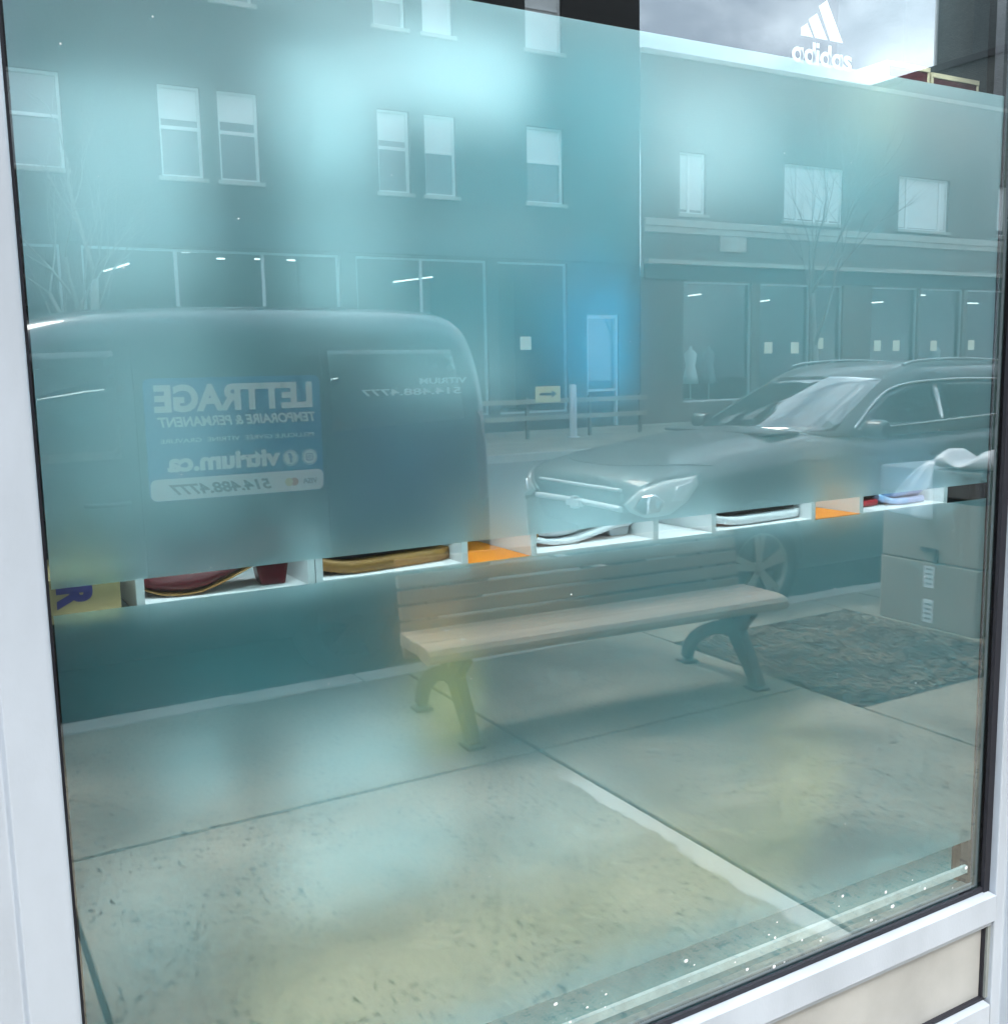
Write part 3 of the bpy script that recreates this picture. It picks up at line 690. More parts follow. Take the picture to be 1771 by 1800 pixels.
# back: slats climbing a slightly leaning plane
for k in range(6):
    z0 = 0.360 + k * 0.0725 - (0.03 if k == 0 else 0); h = 0.062 if k else .092
    y = -0.345 - k * 0.013
    m = Matrix.Translation((0, y, z0)) @ Matrix.Rotation(R(11), 4, 'X')
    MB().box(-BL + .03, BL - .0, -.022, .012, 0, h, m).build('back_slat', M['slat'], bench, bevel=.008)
def sweep(pts, th):
    # pts: (y, z, width); a cast bar in the plane x = 0, th thick
    rows = []
    P = [Vector((0, p[0], p[1])) for p in pts]
    for i, p in enumerate(P):
        t = (P[min(i + 1, len(P) - 1)] - P[max(i - 1, 0)]).normalized(); nrm = Vector((0, -t.z, t.y)); w = pts[i][2] / 2
        rows.append([p + nrm * w + Vector((-th / 2, 0, 0)), p + nrm * w + Vector((th / 2, 0, 0)), p - nrm * w + Vector((th / 2, 0, 0)), p - nrm * w + Vector((-th / 2, 0, 0))])
    return rows
def bez(a, b, c, d, w0, w1, n=12):
    o = []
    for i in range(n + 1):
        t = i / n; u = 1 - t
        o.append((a[0] * u ** 3 + 3 * b[0] * u * u * t + 3 * c[0] * u * t * t + d[0] * t ** 3, a[1] * u ** 3 + 3 * b[1] * u * u * t + 3 * c[1] * u * t * t + d[1] * t ** 3, w0 * (1 - t) + w1 * t))
    return o
for x in (-0.80, 0.80):
    lg = MB()
    lg.grid(sweep(bez((-0.14, .28), (-0.10, .20), (-0.02, .13), (0.03, .012), .105, .062), .055), closed=True, capu=True, smooth=False)
    lg.grid(sweep(bez((-0.19, .28), (-0.30, .26), (-0.53, .20), (-0.56, .03), .075, .055), .053), closed=True, capu=True, smooth=False)
    lg.grid(sweep(bez((-0.15, .25), (-0.12, .33), (-0.06, .36), (-0.02, .40), .09, .06), .051), closed=True, capu=True, smooth=False)
    lg.grid(sweep(bez((-0.17, .25), (-0.22, .33), (-0.25, .35), (-0.29, .40), .08, .06), .049), closed=True, capu=True, smooth=False)
    lg.box(-.045, .045, -0.03, 0.075, 0, .018); lg.box(-.045, .045, -0.60, -0.51, 0, .018)
    o = lg.build('leg', M['iron'], bench, bevel=.006); o.location = (x, 0, 0)
    bs = MB(); bs.grid(sweep(bez((-0.27, .39), (-0.335, .42), (-0.365, .5), (-0.43, .77), .05, .035), .045), closed=True, capu=True, smooth=False)
    o = bs.build('back_bracket', M['iron'], bench, bevel=.005); o.location = (x, -.035, 0)
    for y in (-0.23, -0.05): MB().lathe([(0.0, .4725), (.010, .4715), (.012, .4685)], 'z', 10, (x, y, 0)).build('bolt', M['bolt'], bench)

# ------------------------------------------------------------------ vehicles
def decal(bvh, outline, origin, u, v, d, off=0.006, rings=(.992, .8, .55, .3, .02), edge=-0.002, dens=6):
    u, v, d = Vector(u), Vector(v), Vector(d); origin = Vector(origin)
    pts = []
    n = len(outline)
    for i in range(n):
        a, b = Vector(outline[i]), Vector(outline[(i + 1) % n])
        for k in range(dens): pts.append(a.lerp(b, k / dens))
    c = sum(pts, Vector((0, 0))) / len(pts)
    rows = []
    for q, s_ in enumerate((1.0,) + tuple(rings)):
        row = []
        for p in pts:
            t = c + (p - c) * s_
            o = origin + u * t[0] + v * t[1]
            loc, nrm, idx, dist = bvh.ray_cast(o, d)
            if loc is None: loc, nrm = o + d * 1.0, -d
            if nrm.dot(d) > 0: nrm = -nrm
            row.append(loc + nrm * (edge if q == 0 else off))
        rows.append(row)
    return MB().grid(rows, closed=True)
def eval_bvh(o):
    dg = bpy.context.evaluated_depsgraph_get(); e = o.evaluated_get(dg); me = e.to_mesh()
    b = BVHTree.FromPolygons([v.co.copy() for v in me.vertices], [tuple(p.vertices) for p in me.polygons]); e.to_mesh_clear(); return b
def apply_mods(o):
    dg = bpy.context.evaluated_depsgraph_get(); me = bpy.data.meshes.new_from_object(o.evaluated_get(dg))
    o.modifiers.clear(); o.data = me
def wheel(parent, x, y, z, rad, side, spokes=5, w=.22, mr='rim'):
    r = bpy.data.objects.new('wheel', None); col.objects.link(r); r.parent = parent; r.location = (x, y, z)
    rr_ = rad * .70
    ty = MB().lathe([(rr_ * .98, -w / 2), (rad * .93, -w / 2), (rad * .985, -w * .40), (rad, -w * .25), (rad, w * .25), (rad * .985, w * .40), (rad * .93, w / 2), (rr_ * .98, w / 2), (rr_ * .95, 0)], 'y', 40)
    ty.build('tyre', M['tyre'], r)
    s_ = side
    rm = MB().lathe([(rr_ * 1.0, s_ * w * .5), (rr_ * .93, s_ * w * .48), (rr_ * .90, s_ * w * .30), (rr_ * .90, -s_ * w * .3)], 'y', 40)
    rm.lathe([(0.001, s_ * w * .44), (rr_ * .16, s_ * w * .44), (rr_ * .2, s_ * w * .40), (rr_ * .22, s_ * w * .1)], 'y', 24)
    for k in range(spokes):
        for da in (-.13, .13):
            a = 2 * math.pi * k / spokes + da + .35
            ca, sa = math.cos(a), math.sin(a)
            def P(rad_, t, yy): return (ca * rad_ - sa * t, yy, sa * rad_ + ca * t)
            y1, y2, yb = s_ * w * .42, s_ * w * .46, s_ * w * .28
            rm.grid([[P(rr_ * .12, -.020, y1), P(rr_ * .12, .020, y1), P(rr_ * .12, .020, yb), P(rr_ * .12, -.020, yb)],
                     [P(rr_ * .94, -.024, y2), P(rr_ * .94, .024, y2), P(rr_ * .94, .024, yb), P(rr_ * .94, -.024, yb)]], closed=True, capu=True, smooth=False)
    rm.build('rim', M[mr], r)
    MB().lathe([(0.001, 0), (rr_ * .9, 0)], 'y', 32, (0, s_ * w * .05, 0)).build('brake_disc', M['plastic'], r)
    return r

def body_loft(stations, sub=2):
    rows = []
    for (x, hw, zb, zs, zt, crown) in stations:
        half = [(0, zb), (.55 * hw, zb), (.86 * hw, zb + .02), (.975 * hw, zb + .12), (hw, zb + .30), (hw, zs - .10), (.992 * hw, zs), (.955 * hw, zs + .07), (.84 * hw, zt - .02), (.70 * hw, zt + .005), (.4 * hw, zt + crown * .8), (0, zt + crown)]
        loop = [(x, y, z) for (y, z) in half] + [(x, -y, z) for (y, z) in reversed(half[1:-1])]
        rows.append(loop)
    return MB().grid(rows, closed=True, capu=True)
def cut_wells(body, spots, rad, hw, parent):
    cut = MB()
    for (x, z) in spots:
        for s_ in (-1, 1): cut.lathe([(0.0005, s_ * (hw + .2)), (rad, s_ * (hw + .2)), (rad, s_ * (hw - .34)), (0.0005, s_ * (hw - .34))], 'y', 48, (x, 0, z))
    c = cut.build('well_cutter', None)
    bm = bmesh.new(); bm.from_mesh(c.data); bmesh.ops.remove_doubles(bm, verts=bm.verts, dist=.001); bmesh.ops.recalc_face_normals(bm, faces=bm.faces); bm.to_mesh(c.data); bm.free()
    m = body.modifiers.new('wells', 'BOOLEAN'); m.operation = 'DIFFERENCE'; m.object = c; m.solver = 'EXACT'
    apply_mods(body); bpy.data.objects.remove(c)

def curve0(p): return p
# --- the SUV, nose towards -x
suv = empty('parked_suv', (4.20, -4.76, -0.16), label='grey SUV parked at the kerb behind the bench, mirrored in the glass', cat='car')
st = [(0.00, .66, .42, .82, .93, .01), (0.03, .79, .35, .87, 1.0, .02), (0.11, .87, .30, .92, 1.055, .03), (0.32, .91, .27, .97, 1.11, .045), (0.65, .935, .25, 1.0, 1.15, .055),
      (1.05, .945, .25, 1.03, 1.20, .06), (1.45, .95, .25, 1.05, 1.245, .06), (1.75, .95, .25, 1.07, 1.26, .05), (2.6, .955, .25, 1.10, 1.26, .05), (3.5, .955, .25, 1.13, 1.28, .05),
      (4.2, .945, .27, 1.15, 1.30, .05), (4.55, .91, .32, 1.15, 1.30, .04), (4.72, .85, .38, 1.12, 1.26, .03), (4.78, .74, .46, 1.06, 1.18, .02)]
sbody = body_loft(st).build('body', M['suv'], suv, subsurf=2)
apply_mods(sbody)
sbv = BVHTree.FromPolygons([v.co.copy() for v in sbody.data.vertices], [tuple(p.vertices) for p in sbody.data.polygons])
WX1, WX2, WZ, WR = 0.90, 3.97, 0.372, 0.372
cut_wells(sbody, ((WX1, WZ + .02), (WX2, WZ + .02)), WR + .055, .955, suv)
# greenhouse rings
def ring(z, f, r_, w, bow=.22, rb=.10):
    pts = []
    for t in (-1, -.66, -.33, 0, .33, .66, 1): pts.append((f + bow * abs(t) ** 2.2, t * w * .93, z))
    n = 6
    for i in range(1, n): pts.append((f + bow + .03 + (r_ - rb - f - bow - .06) * i / n, w * (1 if 0 < i < n else .97), z))
    for t in (1, .66, .33, 0, -.33, -.66, -1): pts.append((r_ - rb * abs(t) ** 2.4, t * w * .93, z))
    for i in range(1, n): pts.append((r_ - rb - .03 - (r_ - rb - f - bow - .06) * i / n, -w, z))
    return pts
gh = MB().grid([ring(1.20, 1.42, 4.68, .865), ring(1.26, 1.53, 4.66, .855), ring(1.42, 1.84, 4.58, .815), ring(1.58, 2.16, 4.46, .765), ring(1.68, 2.38, 4.34, .725, .2), ring(1.745, 2.56, 4.20, .66, .16),
                ring(1.785, 2.80, 4.0, .52, .1), ring(1.80, 3.1, 3.7, .28, .05)], closed=True, capu=True)
cabin = gh.build('cabin', M['suv'], suv, subsurf=2); apply_mods(cabin)
gbv = BVHTree.FromPolygons([v.co.copy() for v in cabin.data.vertices], [tuple(p.vertices) for p in cabin.data.polygons])
decal(gbv, [(-.74, 1.285), (-.4, 1.27), (0, 1.265), (.4, 1.27), (.74, 1.285), (.60, 1.655), (.35, 1.675), (0, 1.68), (-.35, 1.675), (-.60, 1.655)], (-1, 0, 0), (0, 1, 0), (0, 0, 1), (1, 0, 0), .006).build('windscreen', M['screen'], suv)
wp = MB()
wp.box(1.30, 1.60, -.62, .62, 1.262, 1.285); wp.build('wiper_cowl', M['plastic'], suv, bevel=.01)
decal(gbv, [(2.02, 1.305), (2.95, 1.315), (2.95, 1.625), (2.64, 1.612), (2.36, 1.53)], (0, 2, 0), (1, 0, 0), (0, 0, 1), (0, -1, 0), .006).build('side_window', M['autoglass'], suv)
decal(gbv, [(3.02, 1.315), (3.82, 1.335), (3.86, 1.60), (3.4, 1.62), (3.02, 1.617)], (0, 2, 0), (1, 0, 0), (0, 0, 1), (0, -1, 0), .006).build('side_window', M['autoglass'], suv)
decal(gbv, [(3.90, 1.34), (4.32, 1.40), (4.16, 1.54), (3.92, 1.59)], (0, 2, 0), (1, 0, 0), (0, 0, 1), (0, -1, 0), .006).build('side_window', M['autoglass'], suv)
decal(gbv, [(2.02, 1.30), (2.95, 1.315), (2.95, 1.615), (2.62, 1.60), (2.36, 1.52)], (0, -2, 0), (1, 0, 0), (0, 0, 1), (0, 1, 0), .006).build('side_window', M['autoglass'], suv)
decal(gbv, curve0([(1.96, 1.292), (2.95, 1.305), (4.36, 1.385), (4.20, 1.545), (3.9, 1.615), (3.4, 1.64), (2.66, 1.625), (2.34, 1.535)]), (0, 2, 0), (1, 0, 0), (0, 0, 1), (0, -1, 0), .002, dens=3).build('window_surround', M['plastic'], suv)
def trim(pts, rad, nm, m):
    out = []
    for (x, z) in pts:
        loc, nrm, i_, d_ = gbv.ray_cast(Vector((x, 2, z)), Vector((0, -1, 0)))
        if loc: out.append(loc + Vector((0, .010, 0)))
    MB().tube(out, rad, 6).build(nm, m, suv)
def curve(pts, n=8):
    o = []
    for i in range(len(pts) - 1):
        p0 = pts[max(i - 1, 0)]; p1 = pts[i]; p2 = pts[i + 1]; p3 = pts[min(i + 2, len(pts) - 1)]
        for k in range(n):
            t = k / n
            o.append(tuple(.5 * ((2 * p1[j]) + (-p0[j] + p2[j]) * t + (2 * p0[j] - 5 * p1[j] + 4 * p2[j] - p3[j]) * t * t + (-p0[j] + 3 * p1[j] - 3 * p2[j] + p3[j]) * t ** 3) for j in range(len(p1))))
    o.append(tuple(pts[-1])); return o
trim(curve([(1.98, 1.30), (2.34, 1.525), (2.62, 1.618), (3.1, 1.645), (3.6, 1.64), (3.95, 1.61), (4.2, 1.54), (4.36, 1.41)]), .009, 'window_trim', M['chrome'])
trim([(2.0 + .1 * i, 1.292 + .0035 * i) for i in range(24)], .007, 'window_trim', M['chrome'])
for s_ in (-1, 1):
    MB().tube(curve([(2.75, s_ * .60, 1.765), (2.95, s_ * .585, 1.795), (3.5, s_ * .57, 1.808), (4.0, s_ * .56, 1.785), (4.15, s_ * .56, 1.775)]), .012, 8).build('roof_rail', M['galv'], suv)
    # mirrors
    mm_ = MB(); mm_.grid([[(2.02 + a * .055, s_ * (.86 + b), 1.30 + c * .075) for (a, c) in ((-1, -.7), (-1.2, 0), (-.8, .8), (0, 1), (.7, .8), (.9, 0), (.6, -.8), (0, -1))] for b in (0, .06, .16, .22)], closed=True, capu=True)
    mm_.build('door_mirror', M['suv'], suv, subsurf=1)
    # headlamp
    o_ = (-.6, s_ * 1.25, 0); dv = Vector((.62, -s_ * .62, 0)).normalized(); uv = Vector((.62, s_ * .62, 0)).normalized()
    hl = decal(sbv, [(-.34, .86), (-.20, .985), (-.02, 1.045), (.20, 1.075), (.215, 1.0), (.14, .88), (.02, .79), (-.14, .765), (-.28, .80)], Vector((-.35, s_ * 1.35, 0)), uv, (0, 0, 1), dv, .012)
    h_ = hl.build('headlight', M['plastic'], suv)
    for (ol, nm_, mm2, of_) in (([(-.30, .862), (-.19, .965), (-.02, 1.022), (.175, 1.05), (.185, 1.0), (.115, .895), (.01, .815), (-.14, .79), (-.25, .815)], 'lens', M['lens'], .016),
                                ([(-.22, .845), (-.17, .925), (-.08, .945), (-.02, .90), (-.05, .835), (-.15, .81)], 'reflector', M['chrome'], .020),
                                ([(.02, .90), (.05, .99), (.15, 1.02), (.15, .98), (.09, .90)], 'reflector', M['silver'], .020)):
        decal(sbv, ol, Vector((-.35, s_ * 1.35, 0)), uv, (0, 0, 1), dv, of_).build(nm_, mm2, h_)
    for (a, z) in ():
        o2 = Vector((-.35, s_ * 1.35, 0)) + uv * a + Vector((0, 0, z)); loc, nrm, i_, d_ = sbv.ray_cast(o2, dv)
        if loc:
            MB().lathe([(.001, .0125), (.034, .0135), (.046, .0145), (.052, .011)], 'z', 20).build('lamp_bowl', M['galv'], h_).matrix_local = Matrix.Translation(loc) @ nrm.to_track_quat('Z', 'Y').to_matrix().to_4x4()
    decal(sbv, [(-.10, .46), (.06, .48), (.10, .56), (-.02, .62), (-.12, .58)], Vector((-.35, s_ * 1.30, 0)), uv, (0, 0, 1), dv, .008).build('fog_lamp', M['lens'], suv)
    wheel(suv, WX1, s_ * .845, WZ, WR, s_); wheel(suv, WX2, s_ * .845, WZ, WR, s_)
    # arch lips
    for wx in (WX1, WX2):
        arc = []
        for k in range(21):
            a = math.pi * (k / 20) * 1.04 - .06; x = wx + (WR + .075) * math.cos(a); z = WZ + .02 + (WR + .075) * math.sin(a)
            loc, nrm, i_, d_ = sbv.ray_cast(Vector((x, s_ * 2, z)), Vector((0, -s_, 0)))
            if loc: arc.append(loc)
        if len(arc) > 2: MB().tube(arc, .020, 6).build('arch_lip', M['suv'], suv)
def front(outline, nm, m, off=.006, dens=6): return decal(sbv, outline, (-1, 0, 0), (0, 1, 0), (0, 0, 1), (1, 0, 0), off, dens=dens).build(nm, m, suv)
gr_ = front([(-.56, .80), (-.54, .93), (-.3, .96), (0, .965), (.3, .96), (.54, .93), (.56, .80), (.44, .67), (0, .65), (-.44, .67)], 'grille', M['plastic'], .004)
front([(-.50, .55), (.50, .55), (.58, .47), (.46, .41), (-.46, .41), (-.58, .47)], 'lower_grille', M['plastic'], .006)
def fbar(pts, rad, nm):
    out = []
    for (y, z) in pts:
        loc, nrm, i_, d_ = sbv.ray_cast(Vector((-1, y, z)), Vector((1, 0, 0)))
        if loc: out.append(loc + Vector((-.010, 0, 0)))
    MB().tube(out, rad, 8).build(nm, M['silver'], gr_)
fbar([(-.55 + i * .055, .825 + .01 * math.cos((i - 10) * .15)) for i in range(21)], .022, 'grille_bar')
fbar([(-.52 + i * .052, .955) for i in range(21)], .013, 'grille_bar')
MB().prism([(-.085, .825 - .028), (-.028, .825 - .028), (-.028, .825 - .045), (.028, .825 - .045), (.028, .825 - .028), (.085, .825 - .028), (.085, .825 + .024), (.028, .825 + .024), (.028, .825 + .045), (-.028, .825 + .045), (-.028, .825 + .024), (-.085, .825 + .024)], 'x', -.05, .0).build('badge', M['silver'], gr_, bevel=.005)
MB().tube([(.13, -.74, .475), (.06, -.6, .405), (.015, -.3, .385), (.005, 0, .38), (.015, .3, .385), (.06, .6, .405), (.13, .74, .475)], .018, 8).build('bumper_trim', M['silver'], suv)
hs = []
for k in range(29):
    y = -.80 + k * .0571
    loc, nrm, i_, d_ = sbv.ray_cast(Vector((.16 + .42 * abs(y / .8) ** 3, y, 2)), Vector((0, 0, -1)))
    if loc: hs.append(loc)
MB().tube(hs, .006, 5).build('hood_gap', M['plastic'], suv)
# body crease lines and doors
for xx in (2.02, 3.0, 3.9):
    pts = []
    for k in range(14):
        z = .42 + k * .062; loc, nrm, i_, d_ = sbv.ray_cast(Vector((xx + (.02 * k if xx < 2.1 and k > 9 else 0), 2, z)), Vector((0, -1, 0)))
        if loc: pts.append(loc + Vector((0, -.002, 0)))
    MB().tube(pts, .005, 5).build('door_gap', M['plastic'], suv)
for xx in (2.78, 3.72):
    loc, nrm, i_, d_ = sbv.ray_cast(Vector((xx, 2, 1.08)), Vector((0, -1, 0)))
    MB().tube(curve([(xx - .11, loc.y + .004, 1.075), (xx - .06, loc.y + .03, 1.08), (xx + .06, loc.y + .03, 1.085), (xx + .11, loc.y + .004, 1.085)]), .012, 8).build('door_handle', M['suv'], suv)

# --- the dark van with its sign, tail towards the SUV
van = empty('parked_van', (3.03, -4.86, -0.10), R(180), label='dark van with a blue lettering sign on its side, parked left of the SUV', cat='van')
# local x runs from the tail (0) to the nose (4.75); the near side is local -y
def vring(x, zt, wt, hw=.985, zb=.24):
    half = [(0, zb), (.6 * hw, zb), (.93 * hw, zb + .03), (hw * .99, zb + .16), (hw, .62), (hw, 1.00), (hw * .985, 1.22), (hw * .95 * wt + hw * .05 * .9, 1.22 + (zt - 1.22) * .55), (hw * .90 * wt, zt - .14), (hw * .80 * wt, zt - .035), (hw * .55 * wt, zt - .004), (0, zt + .012)]
    return [(x, y, z) for (y, z) in half] + [(x, -y, z) for (y, z) in reversed(half[1:-1])]
vs_ = [(.02, 1.60, .93, .90, .46), (.035, 1.86, .95, .955, .34), (.085, 2.02, .98, .975, .28), (.20, 2.105, 1.0, .985, .25), (.5, 2.125, 1.0, .985, .24), (1.2, 2.13, 1.0, .985, .24), (1.9, 2.12, 1.0, .985, .24),
       (2.3, 2.09, 1.0, .985, .24), (2.62, 2.02, .98, .985, .24), (2.95, 1.86, .96, .985, .24), (3.35, 1.56, .95, .98, .24), (3.62, 1.36, .96, .975, .24), (4.1, 1.28, .95, .95, .24), (4.5, 1.18, .92, .90, .26), (4.68, 1.02, .88, .82, .32), (4.74, .90, .82, .72, .40)]
vb = MB().grid([vring(x, zt, wt, hw, zb) for (x, zt, wt, hw, zb) in vs_], closed=True, capu=True).build('body', M['van'], van, subsurf=2)
apply_mods(vb)
vbv = BVHTree.FromPolygons([v.co.copy() for v in vb.data.vertices], [tuple(p.vertices) for p in vb.data.polygons])
cut_wells(vb, ((.92, .355), (3.82, .355)), .40, .985, van)
for s_ in (-1, 1):
    for wx in (.92, 3.82): wheel(van, wx, s_ * .87, .345, .345, s_, w=.2, mr='plastic')
    def vs_side(ol, nm, m, off=.0015): return decal(vbv, ol, (0, s_ * 2, 0), (1, 0, 0), (0, 0, 1), (0, -s_, 0), off).build(nm, m, van)
    vs_side([(.20, 1.46), (1.02, 1.42), (1.02, 1.86), (.26, 1.86)], 'side_window', M['autoglass'])
    vs_side([(2.12, 1.34), (2.95, 1.33), (2.72, 1.80), (2.5, 1.86), (2.12, 1.87)], 'side_window', M['autoglass'])
    for xx in (1.06, 2.04, 3.02):
        pts = []
        for k in range(26):
            loc, nrm, i_, d_ = vbv.ray_cast(Vector((xx, s_ * 2, .42 + k * .058)), Vector((0, -s_, 0)))
            if loc and loc.z < 1.93: pts.append(loc)
        MB().tube(pts, .005, 5).build('door_gap', M['plastic'], van)
    loc, nrm, i_, d_ = vbv.ray_cast(Vector((2.2, s_ * 2, 1.12)), Vector((0, -s_, 0)))
    MB().tube(curve([(2.1, loc.y, 1.12), (2.15, loc.y + s_ * .03, 1.12), (2.26, loc.y + s_ * .03, 1.12), (2.31, loc.y, 1.12)]), .012, 8).build('door_handle', M['van'], van)
    vs_side([(.045, .98), (.12, .98), (.13, 1.5), (.06, 1.5)], 'tail_light', mat('tail_lamp', (.12, .01, .01), .2, coat=1.0))
    mm_ = MB(); mm_.grid([[(3.02 + a * .06, s_ * (.95 + b), 1.38 + c * .10) for (a, c) in ((-1, -.7), (-1.2, 0), (-.8, .8), (0, 1), (.7, .8), (.9, 0), (.6, -.8), (0, -1))] for b in (0, .06, .16, .22)], closed=True, capu=True)
    mm_.build('door_mirror', M['plastic'], van, subsurf=1)
decal(vbv, [(-.78, 1.50), (.78, 1.50), (.66, 1.94), (-.66, 1.94)], (6, 0, 0), (0, 1, 0), (0, 0, 1), (-1, 0, 0), .006).build('windscreen', M['autoglass'], van)
decal(vbv, [(-.70, 1.30), (.70, 1.30), (.62, 1.86), (-.62, 1.86)], (-2, 0, 0), (0, 1, 0), (0, 0, 1), (1, 0, 0), .006).build('rear_window', M['autoglass'], van)
# the rear side-window lettering and the magnetic sign (world frame -> van local frame)
VI = Matrix.Translation((3.03, -4.86, -0.10)) @ Matrix.Rotation(math.pi, 4, 'Z'); VI = VI.inverted()
SX0, SX1, SZ0, SZ1, SY = 1.025, 1.935, 1.015, 1.630, -3.858
sg = MB().prism(roundrect(SX0, SX1, SZ0, SZ1, .035), 'y', SY - .02, SY).build('lettering_sign', M['sign_b'], van)
sg.data.transform(VI); sg['label'] = 'blue rounded sign with white lettering on the van side'
def st_(s, x, z, w, h, m, bold=0, shear=0, y=SY + .0012, nm='sign_text'): return text(s, .1, m, sg, nm, VI @ face_street(x, y, z), width=w, height=h, bold=bold, shear=shear, extrude=.0006)
st_('LETTRAGE', SX1 - .045, 1.458, .82, .140, M['sign_w'], .0045)
st_('TEMPORAIRE & PERMANENT', SX1 - .035, 1.385, .82, .052, M['sign_w'], .003, .2)
st_('PELLICULE GIVRÉE  VITRINE  GRAVURE', SX1 - .045, 1.305, .80, .028, M['sign_w'], .001)
st_('vitrium.ca', SX1 - .235, 1.158, .585, .092, M['sign_w'], .0045)
w_ = MB().prism(roundrect(SX0 + .002, SX1 - .002, SZ0 + .002, SZ0 + .112, .033), 'y', SY + .0003, SY + .001).build('sign_strip', M['sign_w'], sg); w_.data.transform(VI)
st_('514.488.4777', SX1 - .29, 1.040, .53, .056, M['sign_k'], .003, .25, SY + .0022)
st_('VISA', SX1 - .04, 1.052, .075, .030, M['sign_k'], .002, .2, SY + .0022)
for k, (xx, m_) in enumerate(((SX1 - .165, 'red'), (SX1 - .195, 'yellow'))):
    c_ = MB().lathe([(0.0005, SY + .0022 + k * .0003), (.022, SY + .0022 + k * .0003)], 'y', 20, (xx, 0, 1.067)).build('card_mark', M[m_], sg); c_.data.transform(VI)
for xx, kind in ((SX1 - .075, 0), (SX1 - .180, 1)):
    c_ = MB().lathe([(.0395, SY + .0014), (.0435, SY + .0014)], 'y', 28, (xx, 0, 1.195)).build('icon_ring', M['sign_w'], sg); c_.data.transform(VI)
    c_ = MB().lathe([(.0005, SY + .0014), (.036, SY + .0014)], 'y', 28, (xx, 0, 1.195)).build('icon_disc', M['sign_w'], sg); c_.data.transform(VI)
    if kind == 0:
        f_ = MB().prism(roundrect(xx - .020, xx + .020, 1.175, 1.215, .01), 'y', SY + .0016, SY + .0020).build('icon_mark', M['sign_b'], sg); f_.data.transform(VI)
        f_ = MB().prism(roundrect(xx - .015, xx + .015, 1.180, 1.210, .007), 'y', SY + .0022, SY + .0024).build('icon_mark', M['sign_w'], sg); f_.data.transform(VI)
        f_ = MB().lathe([(.005, SY + .0026), (.0095, SY + .0026)], 'y', 20, (xx, 0, 1.195)).build('icon_mark', M['sign_b'], sg); f_.data.transform(VI)
    else:
        st_('f', xx + .011, 1.170, .024, .052, M['sign_b'], .003, 0, SY + .0020, 'icon_mark')
for (s, z, w, h, x) in (('VITRIUM', 1.565, .30, .034, 2.84), ('514.488.4777', 1.505, .62, .038, 2.80)):
    loc, nrm, i_, d_ = vbv.ray_cast(Vector((.5, -2, z + .10)), Vector((0, 1, 0)))
    wy = -4.86 - loc.y + .012
    text(s, .1, M['sign_w'], van, 'window_lettering', VI @ face_street(x, wy, z), width=w, height=h, bold=.002, extrude=.0006)

# ------------------------------------------------------------------ litter bin past the mulch bed
bin_ = empty('litter_bin', (5.37, -2.66, 0.0), label='beige street litter bin with two white stickers beside the mulch bed', cat='bin')
MB().prism(roundrect(0, .62, -.36, .36, .03, 4), 'z', .0, .405).build('lower_body', M['bin'], bin_, bevel=.006)
MB().prism(roundrect(0.004, .616, -.356, .356, .03, 4), 'z', .412, .79).build('upper_body', M['bin'], bin_, bevel=.006)
MB().prism(roundrect(-0.012, .632, -.372, .372, .03, 4), 'z', .82, .985).build('rim', M['bin_top'], bin_, bevel=.01)
MB().prism(roundrect(0.02, .60, -.34, .34, .03, 4), 'z', .79, .82).build('neck', M['plastic'], bin_)
for (z0, z1) in ((.25, .385), (.03, .175)): bx('sticker', M['sign_w'], bin_, -.0022, -.0004, -.02, .055, z0, z1)
for (z0) in (.27, .05):
    for k in range(4): bx('sticker_print', M['b_grey'], bin_, -.0030, -.0024, -.008, .042, z0 + .03 * k, z0 + .03 * k + .012)
MB().prism([(-.045, .50), (.075, .50), (.075, .41), (.05, .41), (.05, .475), (-.045, .475)], 'x', -.012, .0).build('latch', M['plastic'], bin_, bevel=.003)
bag = empty('plastic_bag', (5.64, -2.74, 0.985), label='white plastic bag draped over the beige litter bin', cat='bag')
rb = random.Random(5); rows = []
O = Vector((5.64, -2.74, .985))
for i in range(13):          # ruffled bag edge lying on the rim
    t = i / 12; row = []
    for j in range(16):
        a = 2 * math.pi * j / 16
        yy = -2.66 + .50 * t; hh = (.045 + .030 * math.sin(t * 9 + 1) + rb.uniform(-.008, .012)) * (math.sin(min(1, t * 5 + .15) * math.pi / 2)) * (1 if t < .8 else 1 - (t - .8) * 3.5)
        row.append(Vector((5.50 + .145 * math.cos(a) * (1 + rb.uniform(-.1, .1)), yy + rb.uniform(-.006, .006), .99 + hh * (1 + math.sin(a)))) - O)
    rows.append(row)
MB().grid(rows, closed=True, capu=True).build('sack', M['bag'], bag, subsurf=1)
rows = []
for i in range(12):          # skirt hanging over the side, straight on its right edge
    t = i / 11; row = []
    for j in range(14):
        s = j / 13
        yl = -2.665 - .30 * t ** .9; y = yl + (-2.615 - yl) * s; z = 1.035 - .36 * t + .03 * (1 - s) * t
        row.append(Vector((5.335 - .030 * math.sin(math.pi * t) * (1 - s) - .010 * math.sin(14 * s + 4 * t) * t - rb.uniform(0, .006) + (.02 if i == 0 else 0), y, z)) - O)
    rows.append(row)
MB().grid(rows).build('skirt', M['bag'], bag, subsurf=1).modifiers.new('thick', 'SOLIDIFY').thickness = .004
